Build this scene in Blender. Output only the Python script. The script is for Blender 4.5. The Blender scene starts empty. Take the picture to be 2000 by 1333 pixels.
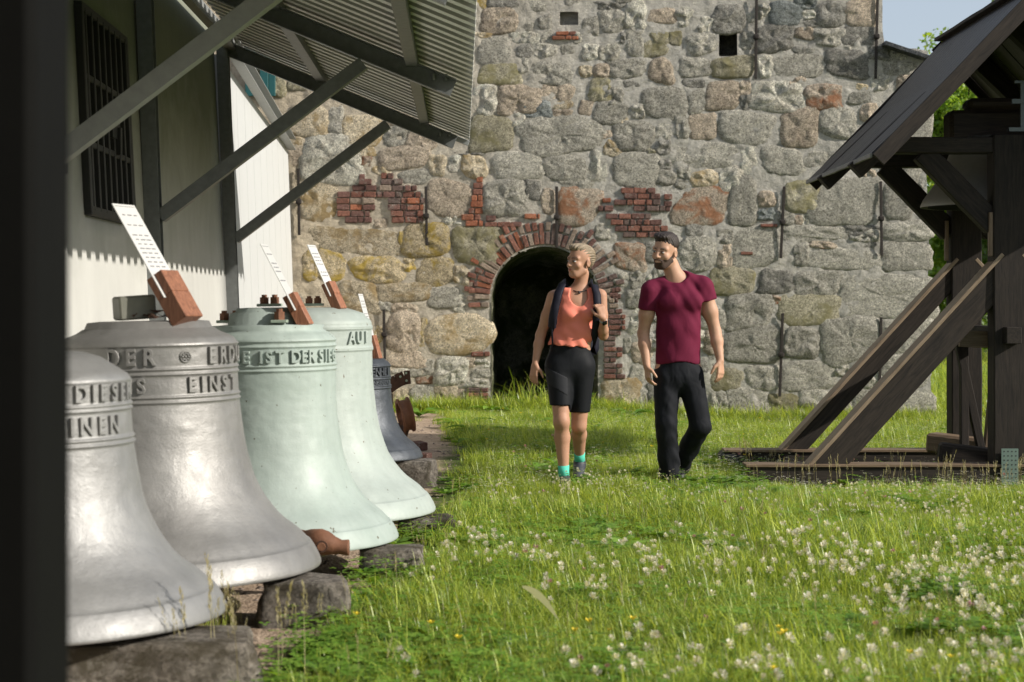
import bpy, bmesh, math, random
import numpy as np
from mathutils import Vector, Matrix, noise, Quaternion
R = math.radians
scene = bpy.context.scene
# ------------------------------------------------------------------ camera, sky, sun, exposure
F = 3500.0            # focal length in photograph pixels (2000 wide)
HZ = 597.0            # horizon row
CH = 1.28             # eye height
cam_d = bpy.data.cameras.new('camera'); cam = bpy.data.objects.new('camera', cam_d)
scene.collection.objects.link(cam); scene.camera = cam
cam.location = (0, 0, CH); cam.rotation_euler = (R(90), 0, 0)
cam_d.sensor_width = 36; cam_d.lens = 36 * F / 2000; cam_d.shift_y = -(666.5 - HZ) / 2000
cam_d.clip_start = 0.05; cam_d.clip_end = 1500
cam_d.dof.use_dof = True; cam_d.dof.focus_distance = 12.9; cam_d.dof.aperture_fstop = 4.5
SUN = Vector((1.0, -0.34, 0.58)).normalized()
world = bpy.data.worlds.new('World'); scene.world = world; world.use_nodes = True
nt = world.node_tree; bg = nt.nodes['Background']
sky = nt.nodes.new('ShaderNodeTexSky'); sky.sky_type = 'NISHITA'; sky.sun_disc = False
sky.sun_elevation = math.asin(SUN.z); sky.sun_rotation = math.atan2(SUN.x, SUN.y)
sky.air_density = 1.0; sky.dust_density = 2.2; sky.ozone_density = 1.0; sky.altitude = 300
veil = nt.nodes.new('ShaderNodeMix'); veil.data_type = 'RGBA'; veil.inputs[0].default_value = 0.5      # thin even high cloud
veil.inputs[7].default_value = (5.4, 5.9, 6.6, 1); nt.links.new(sky.outputs[0], veil.inputs[6]); nt.links.new(veil.outputs[2], bg.inputs[0]); bg.inputs[1].default_value = 0.09
sun_d = bpy.data.lights.new('sun', 'SUN'); sun_d.energy = 4.2; sun_d.angle = R(0.6); sun_d.color = (1.0, 0.94, 0.85)
sun = bpy.data.objects.new('sun', sun_d); scene.collection.objects.link(sun)
sun.rotation_euler = SUN.to_track_quat('Z', 'Y').to_euler(); sun.location = (8, -4, 10)
scene.view_settings.view_transform = 'Standard'; scene.view_settings.look = 'None'
scene.view_settings.exposure = 0.5; scene.view_settings.gamma = 1
scene.render.engine = 'CYCLES'
scene.cycles.use_denoising = True
scene.cycles.max_bounces = 6; scene.cycles.diffuse_bounces = 3; scene.cycles.glossy_bounces = 3
scene.cycles.transmission_bounces = 3; scene.cycles.transparent_max_bounces = 4
# ------------------------------------------------------------------ helpers
C = scene.collection
rnd = random.Random(7)
def P(px, py, D): return Vector(((px - 1000) / F * D, D, CH - (py - HZ) / F * D))
def XX(px, D): return (px - 1000) / F * D
def ZZ(py, D): return CH - (py - HZ) / F * D
def hill(x, y):
    sx = min(1, max(0, (x - 0.9) / 1.6)); sy = min(1, max(0, (y - 11.2) / 2.2))
    sx = sx * sx * (3 - 2 * sx); sy = sy * sy * (3 - 2 * sy)
    far = max(0, y - 26) * 0.004
    return -0.14 * sx * sy + 0.018 * noise.noise(Vector((x * .55, y * .45, 3))) + far
def mesh(name, verts, faces, smooth=False):
    m = bpy.data.meshes.new(name); m.from_pydata([tuple(v) for v in verts], [], faces); m.update()
    if smooth: m.polygons.foreach_set('use_smooth', [True] * len(m.polygons))
    return m
def add(name, m, mat=None, parent=None, smooth=None, loc=None):
    if isinstance(m, bmesh.types.BMesh):
        me = bpy.data.meshes.new(name); m.to_mesh(me); m.free(); m = me
        if smooth: m.polygons.foreach_set('use_smooth', [True] * len(m.polygons))
    o = bpy.data.objects.new(name, m); C.objects.link(o)
    if mat is not None and not m.materials: m.materials.append(mat)
    if parent is not None: o.parent = parent
    if loc is not None: o.location = loc
    return o
def tag(o, label=None, cat=None, group=None, kind=None):
    if label: o['label'] = label
    if cat: o['category'] = cat
    if group: o['group'] = group
    if kind: o['kind'] = kind
    return o
def thing(name, label, cat, loc=(0, 0, 0), rz=0, group=None):
    o = bpy.data.objects.new(name, None); C.objects.link(o); o.location = loc; o.rotation_euler = (0, 0, rz)
    o.empty_display_size = 0.1
    return tag(o, label, cat, group)
def bbox(bm, c, s, rot=None, bev=0.0):
    r = bmesh.ops.create_cube(bm, size=1.0); vs = r['verts']
    M = Matrix.Translation(Vector(c)) @ (rot.to_4x4() if rot is not None else Matrix.Identity(4)) @ Matrix.Diagonal((s[0], s[1], s[2], 1))
    bmesh.ops.transform(bm, matrix=M, verts=vs)
    if bev > 0:
        es = list({e for v in vs for e in v.link_edges})
        bmesh.ops.bevel(bm, geom=es, offset=bev, segments=1, affect='EDGES')
def box(c, s, rot=None, bev=0.004):
    bm = bmesh.new(); bbox(bm, c, s, rot, bev); return bm
def frame_rot(d, up=(0, 0, 1)):
    """rotation whose local Y is along d, local Z near up"""
    d = Vector(d).normalized(); up = Vector(up); x = d.cross(up)
    if x.length < 1e-5: x = Vector((1, 0, 0))
    x.normalize(); z = x.cross(d)
    return Matrix((x, d, z)).transposed()
def bar(a, b, w, h, up=(0, 0, 1), bev=0.004, bm=None):
    a = Vector(a); b = Vector(b); own = bm is None
    if own: bm = bmesh.new()
    bbox(bm, (a + b) / 2, (w, (b - a).length, h), frame_rot(b - a, up), bev)
    return bm
def channel(a, b, w, h, t=0.008, up=(0, 0, 1), side=1):
    """C-profile: web on one side and two flanges"""
    bm = bmesh.new(); a = Vector(a); b = Vector(b); rot = frame_rot(b - a, up); L = (b - a).length; m = (a + b) / 2
    bbox(bm, m + rot @ Vector((side * (w / 2 - t / 2), 0, 0)), (t, L, h - 2 * t - .001), rot)
    for s in (-1, 1): bbox(bm, m + rot @ Vector((0, 0, s * (h / 2 - t / 2))), (w, L, t), rot)
    return bm
def cyl(bm, a, b, r0, r1=None, seg=12, caps=True):
    a = Vector(a); b = Vector(b); r1 = r0 if r1 is None else r1
    rot = (b - a).to_track_quat('Z', 'Y').to_matrix().to_4x4()
    bmesh.ops.create_cone(bm, cap_ends=caps, segments=seg, radius1=r0, radius2=r1, depth=(b - a).length,
                          matrix=Matrix.Translation((a + b) / 2) @ rot)
def tube(pts, r, seg=6, close=False):
    """tube through points, returns verts, faces"""
    V = []; Fc = []; n = len(pts)
    for i, p in enumerate(pts):
        p = Vector(p)
        d = (Vector(pts[(i + 1) % n if close else min(i + 1, n - 1)]) - Vector(pts[(i - 1) % n if close else max(i - 1, 0)])).normalized()
        u = d.cross(Vector((0, 0, 1)));
        if u.length < 1e-3: u = d.cross(Vector((0, 1, 0)))
        u.normalize(); w = u.cross(d); rr = r[i] if isinstance(r, (list, tuple)) else r
        for k in range(seg):
            a = 2 * math.pi * k / seg; V.append(p + u * math.cos(a) * rr + w * math.sin(a) * rr)
    for i in range(n if close else n - 1):
        j = (i + 1) % n
        for k in range(seg):
            k2 = (k + 1) % seg; Fc.append((i * seg + k, i * seg + k2, j * seg + k2, j * seg + k))
    if not close:
        Fc.append(tuple(range(seg))[::-1]); Fc.append(tuple((n - 1) * seg + k for k in range(seg)))
    return V, Fc
def lathe(prof, seg=96, c=(0, 0, 0), jit=None):
    """prof: list of (r,z) closed by caps when r==0"""
    V = []; Fc = []; n = len(prof)
    for r, z in prof:
        for k in range(seg):
            a = 2 * math.pi * k / seg; rr = r + (jit(a, z) if jit and r > 1e-4 else 0)
            V.append((c[0] + rr * math.sin(a), c[1] - rr * math.cos(a), c[2] + z))
    for i in range(n - 1):
        for k in range(seg):
            k2 = (k + 1) % seg; Fc.append((i * seg + k, i * seg + k2, (i + 1) * seg + k2, (i + 1) * seg + k))
    return V, Fc
# ------------------------------------------------------------------ materials
def nodes(name):
    m = bpy.data.materials.new(name); m.use_nodes = True; n = m.node_tree.nodes; l = m.node_tree.links
    b = n['Principled BSDF']; return m, n, l, b
def coords(n, l, scale=1.0, kind='Object', rand=False, vscale=None):
    tc = n.new('ShaderNodeTexCoord'); mp = n.new('ShaderNodeMapping'); s = (scale,) * 3 if vscale is None else vscale
    mp.inputs['Scale'].default_value = s; l.new(tc.outputs[kind], mp.inputs[0])
    if rand:
        oi = n.new('ShaderNodeObjectInfo'); mu = n.new('ShaderNodeMath'); mu.operation = 'MULTIPLY'; mu.inputs[1].default_value = 57.3
        l.new(oi.outputs['Random'], mu.inputs[0]); cx = n.new('ShaderNodeCombineXYZ')
        for i in range(3): l.new(mu.outputs[0], cx.inputs[i])
        l.new(cx.outputs[0], mp.inputs['Location'])
    return mp.outputs[0]
def ntex(n, l, co, scale, detail=5, rough=.6, dist=0):
    t = n.new('ShaderNodeTexNoise'); t.inputs['Scale'].default_value = scale; t.inputs['Detail'].default_value = detail
    t.inputs['Roughness'].default_value = rough; t.inputs['Distortion'].default_value = dist; l.new(co, t.inputs['Vector']); return t.outputs['Fac']
def ramp(n, l, fac, stops):
    r = n.new('ShaderNodeValToRGB'); el = r.color_ramp.elements
    while len(el) < len(stops): el.new(0.5)
    for e, (p, c) in zip(el, stops):
        e.position = p; e.color = (c, c, c, 1) if isinstance(c, (int, float)) else (*c, 1)
    l.new(fac, r.inputs[0]); return r.outputs[0]
def mixc(n, l, f, a, b, mode='MIX'):
    m = n.new('ShaderNodeMix'); m.data_type = 'RGBA'; m.blend_type = mode
    for sock, v in ((m.inputs[0], f), (m.inputs[6], a), (m.inputs[7], b)):
        if isinstance(v, (int, float)): sock.default_value = v
        elif isinstance(v, tuple): sock.default_value = (*v, 1)
        else: l.new(v, sock)
    return m.outputs[2]
def bump(n, l, b, h, strength=.5, dist=.01, prev=None):
    bp = n.new('ShaderNodeBump'); bp.inputs['Strength'].default_value = strength; bp.inputs['Distance'].default_value = dist
    l.new(h, bp.inputs['Height'])
    if prev is not None: l.new(prev, bp.inputs['Normal'])
    l.new(bp.outputs[0], b.inputs['Normal']); return bp.outputs[0]
def hsv_rand(n, l, col, v=.25, s=.1):
    oi = n.new('ShaderNodeObjectInfo'); h = n.new('ShaderNodeHueSaturation')
    mr = n.new('ShaderNodeMapRange'); mr.inputs[3].default_value = 1 - v; mr.inputs[4].default_value = 1 + v
    l.new(oi.outputs['Random'], mr.inputs[0]); l.new(mr.outputs[0], h.inputs['Value']); l.new(col, h.inputs['Color'])
    return h.outputs[0]
def M_simple(name, col, rough=.6, metal=0, var=.12, scale=8, bs=.15, bd=.003, bscale=60, rand=False, spec=.5):
    m, n, l, b = nodes(name); co = coords(n, l, 1, rand=rand)
    c = mixc(n, l, ntex(n, l, co, scale), tuple(x * (1 - var) for x in col), tuple(min(1, x * (1 + var)) for x in col))
    if rand: c = hsv_rand(n, l, c, .12)
    l.new(c, b.inputs['Base Color']); b.inputs['Roughness'].default_value = rough; b.inputs['Metallic'].default_value = metal
    b.inputs['Specular IOR Level'].default_value = spec
    bump(n, l, b, ntex(n, l, co, bscale), bs, bd); return m
def M_stone(name, c1, c2, lichen=None, lamt=.5, spot=.65, dark=.9, lime=.35):
    m, n, l, b = nodes(name); co = coords(n, l, 1, rand=True)
    big = ntex(n, l, co, 5, 6, .65); c = mixc(n, l, ramp(n, l, big, [(.3, 0.), (.7, 1.)]), c1, c2)
    vo = n.new('ShaderNodeTexVoronoi'); vo.inputs['Scale'].default_value = 75; l.new(co, vo.inputs['Vector'])
    sp = ramp(n, l, vo.outputs['Color'], [(.15, .45), (.5, 1.0), (.85, 1.5)])
    c = mixc(n, l, spot, c, sp, 'MULTIPLY')
    g = ramp(n, l, ntex(n, l, co, 26, 7, .75), [(.3, .4), (.5, 1.0), (.72, 1.4)])
    c = mixc(n, l, dark, c, g, 'MULTIPLY')
    if lichen:
        msk = ramp(n, l, ntex(n, l, co, 3.4, 6, .7, .4), [(.5 - .12 * lamt, 0.), (.62 - .1 * lamt, 1.)])
        c = mixc(n, l, msk, c, lichen)
    if lime: c = mixc(n, l, ramp(n, l, ntex(n, l, co, 7, 9, .8, .3), [(.56, 0.), (.66, lime)]), c, (.46, .43, .37))
    c = hsv_rand(n, l, c, .2)
    l.new(c, b.inputs['Base Color']); b.inputs['Roughness'].default_value = .9; b.inputs['Specular IOR Level'].default_value = .25
    n1 = bump(n, l, b, ntex(n, l, co, 12, 10, .78, .6), 1.0, .09)
    bump(n, l, b, ntex(n, l, co, 45, 6, .75), 1.0, .02, n1); return m
def M_wood(name, c1, c2, rough=.7, sc=1.0, grain=(2, 2, 30), bs=.4):
    m, n, l, b = nodes(name); co = coords(n, l, 1, rand=True, vscale=grain)
    w = ntex(n, l, co, 3 * sc, 8, .65, 1.2); c = mixc(n, l, ramp(n, l, w, [(.3, 0.), (.7, 1.)]), c1, c2)
    c = hsv_rand(n, l, c, .15)
    l.new(c, b.inputs['Base Color']); b.inputs['Roughness'].default_value = rough; b.inputs['Specular IOR Level'].default_value = .3
    bump(n, l, b, w, bs, .004); return m
MS = {
 'g': M_stone('granite_grey', (0.351, 0.332, 0.276), (0.571, 0.536, 0.452)),
 'd': M_stone('granite_dark', (0.233, 0.222, 0.193), (0.389, 0.369, 0.319)),
 'w': M_stone('granite_warm', (0.546, 0.459, 0.325), (0.720, 0.624, 0.457), (0.416, 0.306, 0.156), .1),
 'y': M_stone('granite_lichen', (0.493, 0.408, 0.265), (0.675, 0.561, 0.373), (0.493, 0.356, 0.085), .30),
 'r': M_stone('granite_rust', (0.389, 0.319, 0.241), (0.546, 0.459, 0.361), (0.363, 0.178, 0.096), .2),
 'b': M_stone('slate_blue', (0.233, 0.255, 0.241), (0.363, 0.382, 0.361)),
 'l': M_stone('limestone_pale', (0.519, 0.472, 0.386), (0.720, 0.701, 0.590)),
 'p': M_stone('granite_pink', (0.468, 0.382, 0.289), (0.649, 0.548, 0.421)),
 'm': M_stone('granite_mossy', (0.363, 0.332, 0.228), (0.546, 0.497, 0.361), (0.325, 0.293, 0.156), .2)}
MB = [M_stone('brick_red', (.25, .105, .075), (.37, .18, .13), spot=.2, dark=.8, lime=.8), M_stone('brick_dark', (.16, .085, .07), (.26, .14, .115), spot=.2, dark=.8, lime=.8),
      M_stone('brick_orange', (.38, .13, .07), (.47, .20, .115), spot=.1, dark=.5, lime=.5), M_stone('brick_sooty', (.17, .115, .10), (.27, .19, .16), spot=.2, dark=.8, lime=.8),
      M_stone('brick_pale', (.33, .25, .19), (.42, .33, .26), spot=.2, dark=.6)]
# ------------------------------------------------------------------ ground
def ground_mat():
    m, n, l, b = nodes('ground_soil'); co = coords(n, l, 1, 'Object')
    sx = n.new('ShaderNodeSeparateXYZ'); l.new(co, sx.inputs[0])
    soil = mixc(n, l, ramp(n, l, ntex(n, l, co, 7, 8, .7), [(.3, 0.), (.7, 1.)]), (.28, .20, .14), (.46, .36, .27))
    vo = n.new('ShaderNodeTexVoronoi'); vo.inputs['Scale'].default_value = 60; l.new(co, vo.inputs['Vector'])
    soil = mixc(n, l, .6, soil, ramp(n, l, vo.outputs['Color'], [(.2, .6), (.8, 1.3)]), 'MULTIPLY')
    turf = mixc(n, l, ntex(n, l, co, 3, 6), (.045, .07, .015), (.10, .13, .03))
    # soil strip along the bells
    ad = n.new('ShaderNodeMath'); ad.operation = 'MULTIPLY_ADD'; ad.inputs[1].default_value = .5; l.new(ntex(n, l, co, 2.5, 5), ad.inputs[0]); l.new(sx.outputs[0], ad.inputs[2])
    f = ramp(n, l, ad.outputs[0], [(0, 0.), (1, 1.)])
    mr = n.new('ShaderNodeMapRange'); mr.inputs[1].default_value = -.42; mr.inputs[2].default_value = -.22; l.new(ad.outputs[0], mr.inputs[0])
    l.new(mixc(n, l, mr.outputs[0], soil, turf), b.inputs['Base Color']); b.inputs['Roughness'].default_value = .95; b.inputs['Specular IOR Level'].default_value = .15
    n1 = bump(n, l, b, ntex(n, l, co, 25, 8, .7), .8, .02); bump(n, l, b, vo.outputs['Distance'], .6, .012, n1); return m
def build_ground():
    xs = list(np.concatenate([np.linspace(-300, -12, 9), np.linspace(-9, 13, 90), np.linspace(16, 300, 10)]))
    ys = list(np.concatenate([np.linspace(-60, 0, 6), np.linspace(2, 28, 110), np.linspace(31, 900, 16)]))
    V = [(x, y, hill(x, y) if y < 300 else hill(x, 300)) for y in ys for x in xs]; nx = len(xs)
    Fc = [(j * nx + i, j * nx + i + 1, (j + 1) * nx + i + 1, (j + 1) * nx + i) for j in range(len(ys) - 1) for i in range(nx - 1)]
    o = add('ground', mesh('ground', V, Fc, True), ground_mat()); tag(o, 'grassy churchyard ground with a sandy strip along the bells', kind='structure')
    return o
build_ground()
# ------------------------------------------------------------------ stone tower
DT = 22.0
def U(px): return (px - 1000) / F * DT
def W(py): return CH - (py - HZ) / F * DT
tower = thing('stone_tower', 'old fieldstone tower wall with brick patches and a dark arched doorway', 'tower', (0, DT, 0))
AX, AW, ATOP = 1064, 104, 482      # arch in photo pixels
AC = 482 + AW
ac = (U(AX), W(AC)); ar = AW / F * DT
def in_arch(u, w, pad=0.0):
    r = ar + pad
    if w <= ac[1]: return abs(u - ac[0]) < r
    return (u - ac[0]) ** 2 + (w - ac[1]) ** 2 < r * r
HOLES = [(1402, 62, 1442, 108), (1093, 22, 1128, 50)]
def edge_u(w):
    py = HZ + (CH - w) * F / DT
    pts = [(-300, 1722), (60, 1724), (92, 1728), (96, 1812), (240, 1810), (330, 1808), (450, 1815), (555, 1812), (600, 1800), (640, 1812), (800, 1820), (900, 1828)]
    for (y0, x0), (y1, x1) in zip(pts, pts[1:]):
        if py <= y1: return U(x0 + (x1 - x0) * max(0, py - y0) / (y1 - y0))
    return U(1828)
def wall_y(u, w):
    return .014 * noise.noise(Vector((u * 2.2, w * 2.2, 1))) + .016 * noise.noise(Vector((u * 6, w * 6, 4))) + .012 * noise.noise(Vector((u * 15, w * 15, 9)))
def mortar_mat():
    m, n, l, b = nodes('lime_mortar'); co = coords(n, l, 1)
    c = mixc(n, l, ramp(n, l, ntex(n, l, co, 1.3, 6, .6), [(.35, 0.), (.65, 1.)]), (.50, .475, .42), (.64, .605, .53))
    sx = n.new('ShaderNodeSeparateXYZ'); l.new(co, sx.inputs[0])
    mr = n.new('ShaderNodeMapRange'); mr.inputs[1].default_value = -3; mr.inputs[2].default_value = 1; l.new(sx.outputs[0], mr.inputs[0])
    c = mixc(n, l, mr.outputs[0], mixc(n, l, 1.0, c, (1.15, 1.03, .86), 'MULTIPLY'), c)
    c = mixc(n, l, .7, c, ramp(n, l, ntex(n, l, co, 18, 8, .75), [(.3, .5), (.65, 1.12)]), 'MULTIPLY')
    l.new(c, b.inputs['Base Color']); b.inputs['Roughness'].default_value = .95; b.inputs['Specular IOR Level'].default_value = .2
    n1 = bump(n, l, b, ntex(n, l, co, 9, 10, .75), 1.0, .09); bump(n, l, b, ntex(n, l, co, 50, 5, .7), .9, .015, n1); return m
MORT = mortar_mat()
def build_wall():
    x0 = U(330); st = .032; nu = int((U(1830) - x0) / st) + 1; z0 = -.3; nz = int((6.6 - z0) / st) + 1
    idx = {}; V = []; Fc = []
    def vert(i, j):
        if (i, j) in idx: return idx[(i, j)]
        w = z0 + j * st; u = x0 + i * st; ue = edge_u(w)
        if u > ue: u = ue
        # snap to the arch
        dx, dz = u - ac[0], w - ac[1]
        if w <= ac[1]:
            if abs(abs(dx) - ar) < st * .6: u = ac[0] + math.copysign(ar, dx)
        else:
            d = math.hypot(dx, dz)
            if abs(d - ar) < st * .6: u = ac[0] + dx * ar / d; w = ac[1] + dz * ar / d
        idx[(i, j)] = len(V); V.append((u, wall_y(u, w), w)); return idx[(i, j)]
    for i in range(nu):
        for j in range(nz):
            u = x0 + (i + .5) * st; w = z0 + (j + .5) * st
            if u - st * .5 > edge_u(w): continue
            if in_arch(u, w): continue
            if any(U(a) < u < U(c) and W(d) < w < W(b) for a, b, c, d in HOLES): continue
            Fc.append((vert(i, j), vert(i + 1, j), vert(i + 1, j + 1), vert(i, j + 1)))
    # right hand side of the tower, going back
    ws = np.arange(z0, 6.6, .09); n0 = len(V)
    for w in ws:
        for k in range(24):
            y = k * .18; V.append((edge_u(w) + .015 * noise.noise(Vector((y * 6, w * 6, 0))) - .004 + (-.005 if k == 0 else 0), wall_y(edge_u(w), w) + y, w))
    for a in range(len(ws) - 1):
        for k in range(23): q = n0 + a * 24 + k; Fc.append((q, q + 1, q + 25, q + 24))
    add('wall', mesh('wall', V, Fc, True), MORT, tower)
    # sides of the small holes
    for (a, b, c, d) in HOLES:
        bm = bmesh.new(); u0, u1, w0, w1 = U(a) - .02, U(c) + .02, W(d) - .02, W(b) + .02; dep = .5 if a > 1300 else .14; ft = -.0
        for cc, ss in (((u0 - .03, ft + dep / 2 + .01, (w0 + w1) / 2), (.06, dep, w1 - w0)), ((u1 + .03, ft + dep / 2 + .01, (w0 + w1) / 2), (.06, dep, w1 - w0)),
                       (((u0 + u1) / 2, dep / 2 + .01, w0 - .03), (u1 - u0 + .12, dep, .06)), (((u0 + u1) / 2, dep / 2 + .01, w1 + .03), (u1 - u0 + .12, dep, .06)),
                       (((u0 + u1) / 2, dep + .03, (w0 + w1) / 2), (u1 - u0 + .12, .06, w1 - w0 + .12))):
            bbox(bm, cc, ss)
        add('wall_recess', bm, MS['d'] if a > 1300 else MORT, tower)
build_wall()
def rock_mesh(w, h, dep, seed, pw=3.0, seg=28, rings=6, rough=1.0):
    r_ = random.Random(seed); ox = r_.random() * 50; V = []; Fc = []
    tx, tz = r_.uniform(-.25, .25), r_.uniform(-.3, .2); amp = min(w, h)
    out = []; q1, q2, q3, q4 = [r_.uniform(-.16, .16) for _ in range(4)]
    for k in range(seg):
        a = 2 * math.pi * k / seg; c, s = math.cos(a), math.sin(a)
        rr = (abs(c) ** pw + abs(s) ** pw) ** (-1 / pw)
        rr *= 1 + .10 * noise.noise(Vector((c * 1.3 + ox, s * 1.3, seed))) + .09 * noise.noise(Vector((c * 3.2 + ox, s * 3.2, seed)))
        bx, bz = max(-1, min(1, c * rr)), max(-1, min(1, s * rr))
        px_ = c * rr * w / 2 * (1 + q1 * bz) + q3 * bz * w * .5; pz_ = s * rr * h / 2 * (1 + q2 * bx) + q4 * bx * h * .5
        out.append((px_, pz_))
    V.append((0, 0, 0)); prof = [0, .3, .55, .76, .90, .975, 1.02][:rings + 1]
    for q in range(1, rings + 1):
        t = prof[q]
        for k in range(seg): V.append((out[k][0] * t, 0, out[k][1] * t))
    W_ = []
    last = 1 + (rings - 1) * seg
    for i, (x, y, z) in enumerate(V):
        t = 0 if i == 0 else prof[1 + (i - 1) // seg]
        hgt = dep * (1 - t ** 7) ** .8 if t < 1 else -.03
        if t < 1:
            hgt += rough * .5 * dep * noise.noise(Vector((x / amp * 2.2 + ox, z / amp * 2.2, seed))) * (1 - t ** 3) + rough * .5 * dep * noise.noise(Vector((x * 16 + ox, z * 16, seed))) * (1 - t ** 4)
            hgt += (tx * x / w + tz * z / h) * dep * (1 - t ** 4)
            jx = rough * .012 * noise.noise(Vector((x * 20, z * 20, ox))); 
        else: jx = 0
        W_.append((x + jx, -hgt, z))
    for k in range(seg): Fc.append((0, 1 + (k + 1) % seg, 1 + k))
    for q in range(rings - 1):
        for k in range(seg):
            a = 1 + q * seg + k; b_ = 1 + q * seg + (k + 1) % seg; Fc.append((a, b_, b_ + seg, a + seg))
    Fc = [f[::-1] for f in Fc]
    return mesh('stone', W_, Fc, True)
STONES = []
def crop(ox, oy, sc, rows):
    for x0, y0, x1, y1, c in rows: STONES.append((ox + x0 / sc, oy + y0 / sc, ox + x1 / sc, oy + y1 / sc, c))
crop(540, 0, 2.855, [(1145,50,1335,180,'p'),(1135,215,1300,350,'g'),(1130,360,1355,470,'m'),(1410,350,1640,470,'g'),(1240,480,1470,630,'p'),(1110,480,1220,640,'l'),
 (1085,655,1310,835,'m'),(1380,560,1530,655,'b'),(1380,660,1790,850,'g'),(1430,250,1560,318,'g'),(1340,250,1428,320,'d'),(1310,180,1470,245,'l'),(1180,-20,1340,42,'d'),
 (1400,0,1500,60,'g'),(1800,60,1940,180,'g'),(1945,20,2050,150,'l'),(1705,250,1790,330,'l'),(1800,250,1905,335,'l'),(1750,440,1865,560,'m'),(1770,570,1950,690,'g'),(1570,475,1655,560,'p'),
 (1540,565,1650,610,'w'),(1690,370,1760,430,'w'),(1770,360,1860,430,'p'),(1870,370,2050,432,'g'),(1880,700,2040,830,'g'),(1815,730,1870,770,'p'),(1840,790,1912,860,'w'),(1745,850,1835,1005,'l'),
 (1490,870,1725,1000,'g'),(1220,855,1475,1000,'g'),(1040,870,1170,990,'w'),(850,870,945,975,'w'),(955,870,1035,960,'l'),(690,950,860,1025,'g'),(580,825,838,940,'p'),
 (475,875,530,925,'r'),(540,925,640,975,'w'),(150,765,455,1010,'l'),(80,600,280,755,'w'),(285,600,370,735,'g'),(375,650,590,810,'w'),(600,700,720,812,'g'),(730,740,895,830,'p'),
 (620,615,760,695,'p'),(1000,845,1150,868,'d'),(130,1025,335,1225,'w'),(845,1020,1090,1200,'p'),(1165,1015,1380,1200,'g'),(1388,1010,1470,1110,'d'),(1478,1060,1555,1190,'p'),
 (1575,1060,1795,1250,'r'),(60,400,180,500,'m'),(200,400,370,480,'m'),(-150,380,40,520,'m'),(1590,1000,1760,1052,'g'),(1690,565,1760,640,'p'),(1460,90,1530,160,'g'),(1650,180,1700,240,'g')])
crop(1180, 0, 2.855, [(250,50,395,128,'p'),(405,45,490,145,'l'),(600,35,780,178,'d'),(535,100,605,180,'l'),(925,15,1100,140,'b'),(860,20,918,100,'l'),(1060,-20,1180,48,'b'),
 (1195,10,1345,145,'d'),(1350,5,1510,142,'p'),(1105,60,1178,108,'l'),(850,145,1045,290,'d'),(1065,155,1165,218,'p'),(1172,165,1330,252,'g'),(1335,155,1515,250,'d'),(88,185,120,240,'d'),
 (228,172,355,310,'m'),(365,180,430,250,'m'),(130,195,215,308,'g'),(465,192,622,302,'g'),(1055,262,1165,298,'d'),(1243,285,1460,425,'d'),(955,312,1215,430,'g'),(855,312,945,430,'l'),
 (607,322,833,432,'m'),(425,328,600,425,'g'),(255,335,380,462,'p'),(30,335,215,432,'g'),(110,452,190,485,'d'),(440,445,558,488,'d'),(570,465,750,608,'p'),(825,465,1100,618,'l'),
 (1128,478,1315,605,'r'),(1030,430,1125,488,'p'),(1362,512,1508,580,'g'),(1405,470,1475,502,'y'),(465,500,575,628,'g'),(225,495,455,655,'g'),(155,580,222,658,'g'),(0,600,130,690,'w'),
 (0,490,105,585,'g'),(1205,605,1400,765,'g'),(993,620,1188,812,'p'),(658,630,930,795,'g'),(475,645,618,770,'p'),(400,655,468,770,'g'),(290,685,380,778,'g'),(62,685,270,838,'g'),
 (378,812,743,932,'g'),(760,818,858,970,'l'),(885,825,1105,968,'g'),(1110,850,1240,930,'g'),(0,795,95,870,'w'),(243,832,288,880,'m'),(60,865,290,1042,'g'),(485,955,630,1038,'w'),
 (640,940,780,1068,'l'),(390,1055,690,1250,'r'),(700,1000,845,1245,'g'),(858,1070,955,1150,'p'),(862,1168,950,1228,'b'),(1010,1020,1190,1180,'m'),(1062,1205,1105,1250,'r'),(1145,1015,1515,1245,'g'),
 (1560,1010,1720,1215,'g'),(1010,1262,1335,1325,'g'),(1350,1258,1535,1333,'d'),(1565,1240,1812,1335,'g'),(1550,340,1640,420,'g'),(1590,295,1690,335,'g'),(1645,350,1740,420,'g'),(1540,600,1800,1000,'g')])
crop(560, 330, 2.666, [(155,315,565,440,'w'),(615,292,835,450,'y'),(572,395,650,450,'w'),(585,330,612,400,'y'),(875,310,1105,488,'m'),(342,462,600,585,'y'),(605,470,665,540,'y'),(685,462,868,608,'y'),(872,505,945,600,'w'),
 (85,430,160,575,'y'),(165,430,300,575,'y'),(285,595,470,738,'w'),(482,600,738,688,'w'),(745,620,900,720,'g'),(862,645,922,745,'l'),(550,700,680,745,'p'),(520,755,690,945,'p'),(735,770,1055,955,'w'),(688,780,730,930,'y'),
 (440,830,498,985,'y'),(510,950,720,1035,'p'),(782,988,930,1125,'l'),(680,1085,772,1122,'r'),(650,1130,770,1240,'g'),(775,1130,885,1240,'w'),(545,1045,640,1120,'l'),(550,1150,640,1260,'w'),(905,1095,1050,1140,'l'),
 (965,1045,1055,1088,'g'),(985,992,1052,1035,'l'),(1648,1100,1832,1250,'w'),(1650,1258,1770,1300,'p'),(1790,1150,1870,1290,'g'),(1705,395,1866,525,'r'),(1700,540,1780,610,'g'),(1770,630,1866,720,'g'),
 (1790,735,1880,850,'l'),(1800,900,1900,1010,'p'),(1790,1030,1860,1120,'g'),(230,950,440,1240,'w'),(60,740,280,900,'w'),(645,1000,760,1075,'g'),(900,1245,1050,1290,'g')])
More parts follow.
